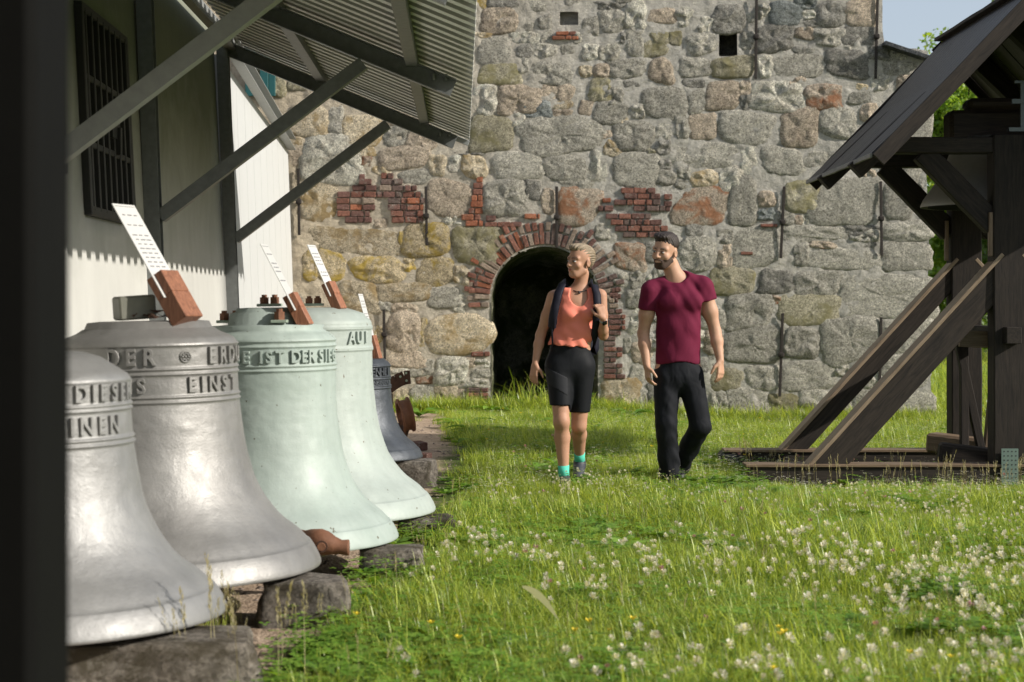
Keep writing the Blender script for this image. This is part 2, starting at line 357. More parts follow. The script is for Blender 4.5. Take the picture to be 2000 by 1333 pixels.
crop(1260, 330, 2.666, [(185,362,370,520,'g'),(458,315,700,498,'g'),(732,312,1068,378,'g'),(1075,320,1218,378,'g'),(1240,278,1478,375,'g'),(772,392,848,500,'g'),(862,420,1218,522,'g'),
 (862,380,995,415,'p'),(1238,388,1480,520,'g'),(335,522,560,648,'m'),(602,535,768,648,'d'),(785,538,1010,660,'g'),(1028,562,1480,765,'g'),(420,662,648,828,'g'),(652,660,708,705,'r'),
 (705,662,1000,808,'m'),(415,835,705,1000,'g'),(732,832,900,980,'g'),(925,785,1215,1000,'g'),(1238,790,1490,950,'g'),(530,1032,708,1150,'g'),(716,1012,985,1150,'g'),(992,1015,1060,1078,'g'),
 (340,1045,500,1150,'m'),(342,1160,430,1290,'g'),(440,1152,640,1290,'g'),(645,1172,800,1290,'m'),(806,1155,960,1250,'g'),(1240,1165,1500,1330,'g'),(1085,1152,1235,1290,'g'),(1068,1012,1220,1140,'g'),
 (1238,965,1470,1135,'g'),(380,400,450,520,'p'),(905,410,985,418,'r'),(965,1160,1075,1280,'g'),(380,560,415,640,'g'),(310,850,405,960,'p')])
BRICKS = []   # px centre x, y, w, h, tilt, material
def brow(y, x0, x1, h=11.2, kinds=(0, 0, 1, 3), skip=()):
    x = x0
    while x < x1 - 6:
        w = rnd.choice((12.5, 25, 25, 26)); w = min(w, x1 - x)
        if w > 5: BRICKS.append((x + w / 2, y, w - 1.6, h, rnd.uniform(-.012, .012), rnd.choice(kinds)))
        x += w + rnd.uniform(-.2, .6)
c3 = lambda X: 560 + X / 2.666
for (y, a, b) in ((346, 375, 410), (344, 490, 560), (356, 375, 450), (356, 488, 605), (368, 340, 470), (368, 480, 680), (380.5, 262, 700), (393, 258, 470), (393, 525, 720), (405.5, 260, 470), (405.5, 525, 715), (418, 262, 445), (418, 540, 712), (430, 300, 445), (430, 545, 712)):
    brow(y, c3(a), c3(b), kinds=(0, 1, 0, 1, 3, 4, 2) if y < 400 else (0, 1, 1, 2))
for i, (a, b) in enumerate(((985, 1022), (968, 1022), (966, 1020), (960, 1022), (955, 1028), (944, 1022), (908, 1022), (930, 1024))):
    brow(351 + i * 12.3, c3(a), c3(b), kinds=(2, 0, 2, 0))
brow(439, c3(1030), c3(1225), 9.5, (0, 0, 1, 2)); brow(427, c3(1035), c3(1090), 10, (1,)); brow(423, c3(1235), c3(1320), 10, (2, 0))
for (y, a, b) in ((373, 1212, 1280), (384, 1218, 1290), (385, 1296, 1313), (396, 1198, 1290), (399, 1296, 1313), (408, 1236, 1310), (423, 1182, 1272), (435, 1192, 1298), (447, 1200, 1305), (459, 1216, 1300)):
    brow(y, a, b, 10.6, (0, 1, 0, 3, 1))
brow(392, 1176, 1194, 8, (2,)); brow(408, 1167, 1198, 11, (1,))
for (y, a, b) in ((556, 912, 934), (568, 914, 950), (583, 912, 934), (596, 914, 956)): brow(y, a, b, 9.5, (0, 1, 4))
for (y, a, b) in ((692, 920, 957), (692, 920, 957)): brow(y, a, b, 9, (0,))
for i in range(5): brow(762 + i * 9.2, 912, 954, 7.6, (1, 3, 0))
for i, y in enumerate(np.arange(566, 744, 10.6)):
    brow(y, 1188 - (10 if y > 660 else 0), 1208 + rnd.choice((0, 8, 14)), 8.4, (0, 1, 3, 4, 1))
brow(495, 1586 - 140, 1586 - 110, 6, (0,)); brow(441, 1485, 1519, 6, (0,)); brow(66, 1085, 1125, 7, (2, 0)); brow(75, 1078, 1130, 7, (1, 0, 2))
# voussoirs round the arch
nv = 34
for k in range(nv):
    a = math.pi * (k + .5) / nv; ln = rnd.choice((24, 36, 42)) if .5 < a < 2.7 else rnd.choice((20, 30))
    rr = AW + 4 + ln / 2; kd = (0, 0, 2, 4, 0) if a > 1.55 else (1, 3, 3, 4, 1)
    BRICKS.append((AX + math.cos(a) * rr, AC - math.sin(a) * rr, ln, 9.2 if ln > 22 else 8.4, -a, rnd.choice(kd)))
    if ln < 38 and rnd.random() < .8:
        r2 = AW + 4 + ln + 2 + 10; BRICKS.append((AX + math.cos(a) * r2, AC - math.sin(a) * r2, 17, 9.5, -a, rnd.choice(kd)))
PXM = DT / F
bmesh_cache = {}
for i, (x, y, w, h, t, k) in enumerate(BRICKS[:298]):
    ww, hh = w * PXM, h * PXM; dep = .016 + .012 * rnd.random()
    bm = bmesh.new(); bbox(bm, (0, 0, 0), (ww, .09, hh), None, min(.008, hh * .15))
    for v in bm.verts:
        v.co += Vector((rnd.uniform(-1, 1), rnd.uniform(-.5, .5), rnd.uniform(-1, 1))) * .0035
    add('brick', bm, MB[k], tower).location = (U(x), -dep + .035 + wall_y(U(x), W(y)) - .0, W(y)); bpy.data.objects[-1] if False else None
    o = C.objects[-1]; o.rotation_euler = (rnd.uniform(-.03, .03), t * 1.0, rnd.uniform(-.04, .04))
# fill the gaps with smaller stones
gw = .022; gx0, gz0 = U(560), -.1; NX = int((U(1812) - gx0) / gw); NZ = int((5.15 - gz0) / gw)
occ = np.zeros((NX, NZ), bool)
def mark(u0, w0, u1, w1): occ[max(0, int((u0 - gx0) / gw)):max(0, int((u1 - gx0) / gw) + 1), max(0, int((w0 - gz0) / gw)):max(0, int((w1 - gz0) / gw) + 1)] = True
for x0, y0, x1, y1, c in STONES: mark(U(x0), W(y1), U(x1), W(y0))
for x, y, w, h, t, k in BRICKS:
    q = max(w, h) if abs(math.sin(t)) > .2 else None
    mark(U(x - (q or w) / 2), W(y + (q or h) / 2), U(x + (q or w) / 2), W(y - (q or h) / 2))
for (a, b, c, d) in HOLES: mark(U(a - 4), W(d + 4), U(c + 4), W(b - 4))
for i in range(NX):
    for j in range(NZ):
        u, w = gx0 + i * gw, gz0 + j * gw
        if in_arch(u, w, .08) or u > edge_u(w) - .05: occ[i, j] = True
fill = []; tries = 0
while len(STONES) + len(fill) < 297 and tries < 60000:
    tries += 1
    i, j = rnd.randrange(NX), rnd.randrange(NZ)
    if occ[i, j]: continue
    a, b, c, d = i, j, i, j; mw, mh = rnd.choice(((14, 9), (10, 7), (8, 8), (6, 4)))
    if tries > 20000: mw, mh = 6, 4
    grow = True
    while grow:
        grow = False
        if c - a < mw and c + 1 < NX and not occ[a:c + 2, b:d + 1].any(): c += 1; grow = True
        if c - a < mw and a > 0 and not occ[a - 1:c + 1, b:d + 1].any(): a -= 1; grow = True
        if d - b < mh and d + 1 < NZ and not occ[a:c + 1, b:d + 2].any(): d += 1; grow = True
        if d - b < mh and b > 0 and not occ[a:c + 1, b - 1:d + 1].any(): b -= 1; grow = True
    if c - a < 2 or d - b < 2: continue
    occ[a:c + 2, b:d + 2] = True
    fill.append((gx0 + a * gw, gz0 + b * gw, gx0 + (c + 1) * gw, gz0 + (d + 1) * gw))
def put_stone(u0, w0, u1, w1, c, i):
    w, h = (u1 - u0), (w1 - w0); s = min(w, h)
    dep = min(.034, .012 + .06 * s) * rnd.uniform(.6, 1.25)
    m = rock_mesh(w * 1.16, h * 1.20, dep, i, rnd.choice((3.0, 4.0, 5.5, 7)), rough=rnd.choice((1.0, 1.5, 2.2)) if c != 'l' else 2.8)
    cu, cw = (u0 + u1) / 2, (w0 + w1) / 2
    o = add('stone', m, MS[c], tower, loc=(cu, wall_y(cu, cw) * .4 + .005, cw)); o.rotation_euler = (0, rnd.uniform(-.06, .06), 0)
for i, (x0, y0, x1, y1, c) in enumerate(STONES): put_stone(U(x0), W(y1), U(x1), W(y0), c, i)
for i, (a, b, c, d) in enumerate(fill):
    px = 1000 + (a + c) / 2 / PXM
    put_stone(a, b, c, d, rnd.choice('gwyplm' if px < 950 else 'ggdplg'), 500 + i)
# tunnel behind the arch
def build_tunnel():
    V = []; Fc = []; prof = [(ac[0] - ar, -.3)] + [(ac[0] - ar, w) for w in np.linspace(0, ac[1], 14)]
    prof += [(ac[0] - ar * math.cos(a), ac[1] + ar * math.sin(a)) for a in np.linspace(0, math.pi, 30)[1:]]
    prof += [(ac[0] + ar, w) for w in np.linspace(ac[1], 0, 14)[1:]] + [(ac[0] + ar, -.3)]
    ys = [-.005, .12, .3, .55, .8, 1.1, 1.5, 2.0, 2.8]; n_ = len(prof)
    for y in ys:
        for (u, w) in prof:
            k = .03 * noise.noise(Vector((u * 5, w * 5, y * 5))) if y > 0 else 0
            V.append((u + k * 1.2 - (u - ac[0]) * .03 * y, y, w + k - max(0, w - ac[1]) * .10 * y))
    for a in range(len(ys) - 1):
        for k in range(n_ - 1): q = a * n_ + k; Fc.append((q, q + 1, q + 1 + n_, q + n_))
    q = (len(ys) - 1) * n_; Fc.append(tuple(q + k for k in range(n_)))
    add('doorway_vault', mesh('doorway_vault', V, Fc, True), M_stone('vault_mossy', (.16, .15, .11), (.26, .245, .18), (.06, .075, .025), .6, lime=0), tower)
    # low inner arch and near-black end sheet that paints in the passage's darkness
    bm = bmesh.new(); bbox(bm, (ac[0], 3.0, 1.0), (2.2, .06, 3.2)); add('passage_darkness_sheet', bm, M_simple('passage_dark', (.004, .004, .004), .95, spec=.05), tower)
build_tunnel()
IRON = M_simple('wrought_iron', (.028, .022, .018), .75, .3, .4, 30)
for (x, y0, y1, dx) in ((832, 365, 480, 2), (1087, 365, 485, 0), (1531, 365, 505, -7), (1719, 355, 500, 2), (750, 605, 702, 2), (1528, 612, 775, -6), (1720, 620, 748, -3), (1477, -8, 155, -2), (1713, -10, 155, -4), (583, 330, 460, 2)):
    bm = bmesh.new(); a = Vector((U(x), -.035, W(y0))); b_ = Vector((U(x + dx), -.035, W(y1)))
    bar(a, b_, .034, .016, up=(0, 1, 0), bm=bm); mid = (a + b_) / 2
    bbox(bm, mid + Vector((0, -.005, 0)), (.07, .05, .06), None, .01); cyl(bm, mid + Vector((0, .2, 0)), mid + Vector((0, -.035, 0)), .014, seg=8)
    add('anchor_bar', bm, IRON, tower)
# sloping coping of the lower shoulder
bm = bmesh.new(); bar((U(1722), .6, W(88)), (U(1812), .6, W(118)), 1.6, .05, bm=bm)
add('coping_slate', bm, M_stone('slate_coping', (.05, .055, .06), (.10, .105, .11)), tower)
# teal boards seen between roof and tower
tb = thing('shutter_board', 'dark teal boards seen between corrugated roof and tower wall', 'board', (U(505), DT - .06, W(130)))
TEAL = M_simple('teal_paint', (.010, .085, .085), .5)
for k, (x, w) in enumerate(((492, .14), (518, .10), (533, .08))):
    add('board', box((U(x) - U(505), -.01 - .02 * (k % 2), .0), (w, .04, .75)), TEAL, tb)
# ------------------------------------------------------------------ hut with the canopy
def wx(Y, z): return -2.03 - .0286 * Y - .05 * max(-.6, (z - CH))
def rx(Y): return -.05 - .0286 * Y
hut = thing('whitewashed_shed', 'white rendered shed with barred window and corrugated canopy over the bells', 'shed', (-2.3, 8, 0))
HO = Vector(hut.location)
def hp(x, y, z): return Vector((x, y, z)) - HO
GALV = M_simple('galvanised_steel', (.17, .18, .178), .5, .35, .35, 22, .2, .002, 90)
GALVL = M_simple('galvanised_light', (.34, .35, .34), .5, .5, .2, 18, .2, .002, 90)
def render_mat():
    m, n, l, b = nodes('lime_render'); co = coords(n, l, 1)
    c = mixc(n, l, ramp(n, l, ntex(n, l, co, .9, 6, .6), [(.3, 0.), (.7, 1.)]), (.42, .418, .395), (.50, .498, .47))
    st = ramp(n, l, ntex(n, l, coords(n, l, 1, vscale=(2, 2.2, .25)), 1.6, 6, .7), [(.35, .82), (.6, 1.0)])
    c = mixc(n, l, .3, c, st, 'MULTIPLY')
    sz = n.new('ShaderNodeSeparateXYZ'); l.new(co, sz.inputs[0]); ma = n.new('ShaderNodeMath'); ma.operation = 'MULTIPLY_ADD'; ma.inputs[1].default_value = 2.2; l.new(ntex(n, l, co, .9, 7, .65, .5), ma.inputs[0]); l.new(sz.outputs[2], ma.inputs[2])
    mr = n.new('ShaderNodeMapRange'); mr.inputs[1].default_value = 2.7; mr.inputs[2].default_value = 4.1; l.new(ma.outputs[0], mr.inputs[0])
    c = mixc(n, l, mr.outputs[0], c, mixc(n, l, 1.0, c, (.38, .40, .31), 'MULTIPLY')); l.new(c, b.inputs['Base Color']); b.inputs['Roughness'].default_value = .85  # olive darkening of the upper wall paints in the canopy's shade
    bump(n, l, b, ntex(n, l, co, 6, 8, .65), .5, .012); return m
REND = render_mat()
WIN = [(7.0, 9.22, 1.98, 3.08), (9.78, 11.12, 1.80, 2.92)]   # y0,y1,z0,z1
def wall_cells():
    ys = sorted(set([-6.5] + [round(v, 3) for v in np.linspace(-6, 15.55, 50)] + [w for q in WIN for w in q[:2]]))  # wall extended out of view behind the camera to cut sky light
    zs = sorted(set([round(v, 3) for v in np.linspace(-.2, 3.75, 20)] + [w for q in WIN for w in q[2:]]))
    V = [hp(wx(y, z), y, z) for y in ys for z in zs]; nz = len(zs); Fc = []
    for i in range(len(ys) - 1):
        for j in range(nz - 1):
            yc, zc = (ys[i] + ys[i + 1]) / 2, (zs[j] + zs[j + 1]) / 2
            if any(a < yc < b and c < zc < d for a, b, c, d in WIN): continue
            Fc.append((i * nz + j, (i + 1) * nz + j, (i + 1) * nz + j + 1, i * nz + j + 1))
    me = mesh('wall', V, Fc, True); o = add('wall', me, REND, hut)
    mo = o.modifiers.new('thick', 'SOLIDIFY'); mo.thickness = .16; mo.offset = 1 if False else -1
wall_cells()
# white sheet section beyond the canopy
SHT = M_simple('white_sheet', (.48, .49, .485), .6, 0, .05, 3, .1, .002, 40)
y0 = 15.62; k = 0; wd = .62
while y0 < 21.7:
    y1 = min(y0 + wd, 21.93)
    V = []; 
    for (y, z) in ((y0 + .004, -.2), (y1 - .004, -.2), (y1 - .004, 3.47 - .045 * (y1 - 15.6)), (y0 + .004, 3.47 - .045 * (y0 - 15.6))): V.append(hp(wx(y, z) + .02, y, z))
    V += [v + Vector((-.03, 0, 0)) for v in V]
    add('wall_panel', mesh('wall_panel', V, [(0, 1, 2, 3), (7, 6, 5, 4), (0, 4, 5, 1), (1, 5, 6, 2), (2, 6, 7, 3), (3, 7, 4, 0)]), SHT, hut); y0 = y1
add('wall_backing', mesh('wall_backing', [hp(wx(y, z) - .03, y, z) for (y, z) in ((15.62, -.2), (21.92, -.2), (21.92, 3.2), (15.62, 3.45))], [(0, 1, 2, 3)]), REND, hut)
add('gutter', channel(hp(-2.44, 15.2, 3.60), hp(wx(21.8, 3.2) + .07, 21.8, 3.24), .10, .14, side=-1), GALVL, hut)
# posts, rafters, braces
for Y in (8.13, 11.7, 15.6):
    add('post', channel(hp(wx(Y, -.1) + .07, Y, -.1), hp(wx(Y, 3.6) + .07, Y, 3.62), .10, .10, up=(0, 1, 0), side=1), GALV, hut)
    a = hp(wx(Y, 3.5) + .05, Y, 3.50 + .04); b_ = hp(rx(Y), Y, 2.70)
    add('rafter', channel(a, b_, .07, .12, side=-1), GALV, hut)
    bm = channel(hp(wx(Y, 1.86) + .1, Y + .005, 1.86), hp(rx(Y) - .585, Y + .005, 2.86), .085, .085, side=1)
    add('brace', bm, GALVL if Y < 9 else GALV, hut)
    bm = bmesh.new()
    for q in (-.05, -.13): cyl(bm, b_ + Vector((q, 0, .05)), b_ + Vector((q, 0, .09)), .014, seg=8)
    add('bolt', bm, GALV, hut)
for (dx, dz) in ((-.27, .205), (-1.17, .575), (-1.98, .90)):
    add('purlin', channel(hp(rx(-6) + dx, -6, 2.60 + dz), hp(rx(16.0) + dx, 16.0, 2.70 + dz), .075, .09, side=1), GALV if dx > -1.9 else GALVL, hut)
# corrugated sheets
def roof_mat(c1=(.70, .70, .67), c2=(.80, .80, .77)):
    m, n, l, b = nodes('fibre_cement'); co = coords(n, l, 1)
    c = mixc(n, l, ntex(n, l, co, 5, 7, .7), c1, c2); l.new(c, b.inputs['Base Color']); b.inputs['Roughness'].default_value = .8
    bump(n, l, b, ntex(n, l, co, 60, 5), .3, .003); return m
def corr(q):
    f = q % 1.0; return .040 * min(1, max(0, (.30 - abs(f - .5)) / .05))
RM = roof_mat(); RM2 = roof_mat((.24, .24, .22), (.36, .36, .33)); PIT = .236; Y = 16.2  # RM2: darker copy of the sheet, shade painted into the grooves
for s in range(12):  # the last sheets lie unseen behind the camera, added to block sky light
    V = []; Fc = []; n_ = 8 * 20 + 1; 
    for i in range(n_):
        y = 16.2 - s * 8 * PIT - i * PIT / 20 * 1.0
        for q, t in enumerate((0, .33, .66, 1.0)):
            x = rx(16.2) + .13 - t * 2.03 + .0286 * (16.2 - y); z = 2.785 + t * .83 + corr((16.2 - y) / PIT) - (.004 * (s % 2)) 
            V.append(hp(x, y, z))
    for i in range(n_ - 1):
        for q in range(3): a = i * 4 + q; Fc.append((a, a + 1, a + 5, a + 4))
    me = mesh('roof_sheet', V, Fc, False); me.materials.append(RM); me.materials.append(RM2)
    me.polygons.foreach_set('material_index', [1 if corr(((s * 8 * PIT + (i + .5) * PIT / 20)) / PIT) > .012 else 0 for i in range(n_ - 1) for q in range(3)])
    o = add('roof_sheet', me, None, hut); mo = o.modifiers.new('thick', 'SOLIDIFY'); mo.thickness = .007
bm = bmesh.new(); bar(hp(-2.43, 16.21, 3.575), hp(-.39, 16.21, 2.745), .012, .05, bm=bm); add('verge_strip', bm, GALVL, hut)
# barred windows
DARK = M_simple('window_dark', (.20, .20, .18), .6, 0, .2); WF = M_simple('window_iron', (.035, .035, .033), .55, .4, .2)
for wi, (a, b_, c, d) in enumerate(WIN):
    f = bmesh.new(); e = .05
    def q(y, z, o=0): return hp(wx(y, z) + o, y, z)
    for (p0, p1) in ((q(a, c), q(b_, c)), (q(a, d), q(b_, d))): bar(p0, p1, .09, e, bm=f)
    for (p0, p1) in ((q(a + .02, c), q(a + .02, d)), (q(b_ - .02, c), q(b_ - .02, d))): bar(p0, p1, .09, e, up=(0, 1, 0), bm=f)
    win = add('window', f, WF, hut)
    add('pane', mesh('pane', [q(a, c, -.13), q(b_, c, -.13), q(b_, d, -.13), q(a, d, -.13)], [(0, 1, 2, 3)]), DARK, win)
    for k in range(8):
        y = a + (b_ - a) * (k + .5) / 8
        add('window_bar', bar(q(y, c, .01), q(y, d, .01), .075, .03, up=(0, 1, 0)), WF, win)
    for t in (.33, .66): add('crossbar', bar(q(a, c + (d - c) * t, .035), q(b_, c + (d - c) * t, .035), .014, .035), WF, win)
    bm = bmesh.new(); bbox(bm, q(a + (b_ - a) * .55, c + (d - c) * .5, .05), (.02, .16, .2)); bbox(bm, q(a + (b_ - a) * .6, c + (d - c) * .4, .06), (.03, .05, .16)); add('latch', bm, WF, win)
# foreground post
fp = thing('steel_door_post', 'blurred dark steel post filling the left edge of the view', 'post', (-.62, 2.0, 0))
bm = bmesh.new(); bbox(bm, (-.112, 0, 1.3), (.44, .16, 2.9), None, .01)
add('post_body', bm, M_simple('black_steel', (.004, .004, .0035), .8, 0, .3, spec=.08), fp)
bm = bmesh.new(); bbox(bm, (-.02, -.09, 1.06), (.03, .02, .12), None, .005); cyl(bm, (-.02, -.09, 1.1), (-.02, -.14, 1.1), .012); bbox(bm, (.0, -.145, 1.1), (.09, .018, .02), None, .006); add('handle', bm, M_simple('handle_steel', (.06, .06, .06), .3, .8), fp)
# ------------------------------------------------------------------ open timber belfry
BX = 3.86
TIMC = M_wood('pale_golden_board', (.14, .10, .065), (.34, .26, .18), .45, 1.2, (14, 1.0, 14))  # brace covers, paler and more golden than the other timber
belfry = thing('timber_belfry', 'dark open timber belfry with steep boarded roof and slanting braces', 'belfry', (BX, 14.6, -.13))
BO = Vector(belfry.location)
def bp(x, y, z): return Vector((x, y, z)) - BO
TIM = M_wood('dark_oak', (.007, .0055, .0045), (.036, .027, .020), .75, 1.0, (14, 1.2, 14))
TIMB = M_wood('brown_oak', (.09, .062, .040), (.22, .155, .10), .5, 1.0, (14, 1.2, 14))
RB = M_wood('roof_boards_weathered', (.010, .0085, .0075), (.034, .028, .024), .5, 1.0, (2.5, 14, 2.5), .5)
def lbar(a, b, w, h, up=(0, 0, 1), bev=0.004, bm=None):
    if bm is not None: return bar(a, b, w, h, up, bev, bm)
    a = Vector(a); b = Vector(b); bm = bmesh.new(); L = (b - a).length; n = max(1, int(L / .35))
    bbox(bm, (0, 0, 0), (w, L, h), None, bev); r = random.Random(int(L * 1000))
    bmesh.ops.subdivide_edges(bm, edges=[e for e in bm.edges if abs(e.verts[0].co.y - e.verts[1].co.y) > L * .5], cuts=n)
    for v in bm.verts:      # hand-hewn: slightly uneven along the length
        v.co.x += .006 * noise.noise(Vector((v.co.y * 3, L * 7, 1 if v.co.x > 0 else 5))) * min(1, w / .1); v.co.z += .007 * noise.noise(Vector((v.co.y * 3, L * 7, 9 if v.co.z > 0 else 13))) * min(1, h / .1)
    M = frame_rot(b - a, up).to_4x4(); M.translation = (a + b) / 2; return (bm, M)
def addl(name, m, mat=None, parent=None, smooth=None, loc=None):
    if isinstance(m, tuple):
        o = add(name, m[0], mat, parent, smooth); o.matrix_local = m[1]; return o
    return add(name, m, mat, parent, smooth, loc)
for fi, Y in enumerate((13.9, 15.3)):
    zb = -.30
    addl('post', lbar(bp(BX, Y, zb), bp(BX, Y, 2.60), .30 if fi == 0 else .26, .2, up=(0, 1, 0), bev=.01), TIM, belfry)
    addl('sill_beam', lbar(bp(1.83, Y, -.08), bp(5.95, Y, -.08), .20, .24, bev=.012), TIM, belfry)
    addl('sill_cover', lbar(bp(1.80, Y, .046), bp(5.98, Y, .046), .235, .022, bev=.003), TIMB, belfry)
    addl('tie_beam', lbar(bp(2.84, Y, 2.52), bp(4.88, Y, 2.52), .16, .125, bev=.008), TIM, belfry)
    for s in (-1, 1):
        # long slanting brace: its upper face runs from the sill to the post
        n_ = Vector((s * .74, 0, -.67)) if False else None
        a = Vector((BX + s * 1.585, Y, .03)); b_ = Vector((BX + s * .10, Y, 1.655)); d = (b_ - a).normalized(); up = Vector((s * abs(d.z), 0, abs(d.x)))
        hh = .21 if fi == 0 else .145; off = up * -(hh / 2 + .012)
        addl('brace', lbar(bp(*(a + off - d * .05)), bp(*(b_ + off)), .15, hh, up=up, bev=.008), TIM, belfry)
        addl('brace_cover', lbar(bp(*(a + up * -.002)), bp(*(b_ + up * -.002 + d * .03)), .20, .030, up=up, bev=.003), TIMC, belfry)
        a = Vector((BX + s * .68, Y, 2.47)); b_ = Vector((BX + s * .12, Y, 1.90)); d = (b_ - a).normalized()
        addl('knee_brace', lbar(bp(*a), bp(*b_), .12, .17, bev=.008), TIM, belfry)
        # rafter
        a = Vector((BX + s * 1.28, Y, 2.40)); b_ = Vector((BX, Y, 3.62)); d = (b_ - a).normalized(); up = Vector((s * abs(d.z), 0, abs(d.x)))
        addl('rafter', lbar(bp(*(a - up * .11)), bp(*(b_ - up * .11)), .12, .14, up=up), TIM, belfry)
    addl('post_strip', lbar(bp(BX - .165, Y - .06, 1.66), bp(BX - .165, Y - .06, 2.0), .03, .05, up=(0, 1, 0)), TIMB, belfry)
# longitudinal members
for z in (1.05,):
    addl('cross_rail', lbar(bp(BX - .02, 13.7, z), bp(BX - .02, 15.6, z), .12, .13), TIM, belfry)
    addl('side_rail', lbar(bp(BX - .34, 14.1, 1.02), bp(BX + .36, 14.1, .99), .05, .13), TIMB, belfry)
addl('base_block', lbar(bp(BX - .46, 14.3, .10), bp(BX + .2, 14.2, .02), .22, .18, bev=.02), TIM, belfry)
addl('base_block', lbar(bp(BX - .36, 15.0, .14), bp(BX + .3, 14.5, .08), .2, .16, bev=.02), TIMB, belfry)
for (x0, x1) in ((-.23, -.05), (-.18, -.20), (.10, -.02)):
    addl('diagonal_strut', lbar(bp(BX + x0, 14.6, 1.0), bp(BX + x1, 14.5, 0.05), .06, .08, up=(0, 1, 0)), TIMB if x0 > 0 else TIM, belfry)
# roof: boards down each slope, with an undulating lower edge
eL = Vector((-1.215, 0, 2.40)); rL = Vector((.0, 0, 3.65)); nb = 17; Ya, Yb = 13.2, 16.06
for s in (-1, 1):
    for k in range(nb):
        ya = Ya + (Yb - Ya) * k / nb + .004; yb = Ya + (Yb - Ya) * (k + 1) / nb - .004
        bm = bmesh.new(); ln = rnd.uniform(-.01, .015); th = .030 + (.006 if k % 2 else 0)
        d = Vector((1.215, 0, 1.25)).normalized(); up = Vector((-d.z, 0, d.x)); vs = []
        for t in (0, .5, 1.0):
            sag = -.03 * math.sin(math.pi * t)
            c = Vector((-1.215, 0, 2.40)) * (1 - t) + rL * t - d * (ln if t == 0 else 0) + up * sag
            for (y, o) in ((ya, 0), (yb, 0), (yb, -th), (ya, -th)):
                p = c + up * o; vs.append(bm.verts.new(bp(BX + (-s) * p.x * 1.0 if s == 1 else BX + p.x, y, p.z)))
        for q in range(2):
            for e in range(4): a, b_ = q * 4 + e, q * 4 + (e + 1) % 4; bm.faces.new((vs[a], vs[b_], vs[b_ + 4], vs[a + 4]))
        bm.faces.new(vs[:4]); bm.faces.new(vs[8:][::-1]); bmesh.ops.recalc_face_normals(bm, faces=bm.faces)
        addl('roof_board', bm, RB, belfry)
    for Y in (Ya - .02, Yb + .02):
        a = Vector((BX + s * 1.20, Y, 2.385)); b_ = Vector((BX - s * .02, Y, 3.645)); d = (b_ - a).normalized(); up = Vector((s * abs(d.z), 0, abs(d.x)))
        addl('verge_board', lbar(bp(*(a - up * .045)), bp(*(b_ - up * .045)), .03, .115, up=up, bev=.003), TIM, belfry)
addl('added_lit_ends_strip', lbar(bp(BX - 1.215, Ya, 2.385), bp(BX - 1.215, Yb, 2.385), .02, .035), M_wood('lit_ends_grey', (.09, .085, .08), (.20, .19, .175), .6), belfry)  # pale strip added along the eave to paint the lit board ends
addl('ridge_board', lbar(bp(BX, Ya - .03, 3.665), bp(BX, Yb + .03, 3.665), .14, .03), TIM, belfry)
# galvanised post shoe
bm = bmesh.new(); bbox(bm, (0, 0, 0), (.13, .006, .28))
o = addl('perforated_plate', bm, M_simple('zinc_green', (.16, .22, .19), .5, .5), belfry, loc=bp(XX(1972, 13.78), 13.775, ZZ(912, 13.78)))
bm = bmesh.new()
for i in range(4):
    for j in range(8): cyl(bm, (-.045 + i * .03, -.004, -.12 + j * .034), (-.045 + i * .03, -.0045, -.12 + j * .034), .006, seg=8)
tag(addl('bolt_holes', bm, M_simple('hole_dark', (.02, .02, .02)), o), kind='stuff')
# bell and headstock hanging in the belfry
hb = thing('hanging_bell', 'dark bell hanging from timber headstock inside the wooden belfry', 'bell', (BX + .05, 14.6, 2.08))
BRZ = M_simple('dark_bronze', (.24, .225, .19), .5, .2, .2)
rm = .57; prof = [(rm * a, b) for a, b in ((1, 0), (1.0, .015), (.965, .06), (.88, .13), (.79, .20), (.70, .29), (.63, .38), (.58, .46), (.55, .52), (.46, .565), (.2, .58), (0, .58))]
inn = [(r * .9, z - .001 if z == 0 else z - .02) for r, z in prof[:-4]][::-1]
V, Fc = lathe([(r * .995, z + .002) for r, z in inn], 64); addl('bell_inside', mesh('bell_inside', V, Fc, True), M_simple('bell_inside_dark', (.012, .012, .011), .9), hb)  # inside of the bell has its own near-black colour
V, Fc = lathe([(r, z) for r, z in prof], 64); addl('bell_body', mesh('bell_body', V, Fc, True), BRZ, hb, loc=(0, 0, 0))
HSW = M_wood('headstock_oak', (.03, .022, .016), (.09, .065, .045), .6, 1, (1.2, 14, 14))
addl('headstock', box((0, 0, .655), (.74, .26, .25), bev=.03), HSW, hb)
addl('headstock_beam', box((.03, 0, .83), (.50, .24, .10), bev=.035), HSW, hb)
HW = M_simple('bearing_grey', (.13, .145, .14), .45, .5)
bm = bmesh.new(); zt = .56; bbox(bm, (.05, -.72, zt + .18), (.045, .02, .38)); bbox(bm, (.15, -.725, zt + .22), (.38, .02, .035)); bbox(bm, (.10, -.73, zt + .0), (.34, .06, .03)); bbox(bm, (.05, -.725, zt + .37), (.14, .02, .02))
addl('bracket', bm, HW, hb)
bm = bmesh.new(); cyl(bm, (.16, -.70, zt + .075), (.16, -.78, zt + .075), .058, seg=24); cyl(bm, (.16, -.78, zt + .075), (.16, -.80, zt + .075), .035, seg=18); addl('bearing', bm, HW, hb)

# dark rucksack-like bundle at the left end of the sill is only the beam end wrapped in tar felt
addl('beam_end_cap', lbar(bp(1.76, 15.3, -.09), bp(1.96, 15.3, -.09), .24, .25, bev=.03), M_simple('tar_felt', (.014, .014, .014), .5), belfry)
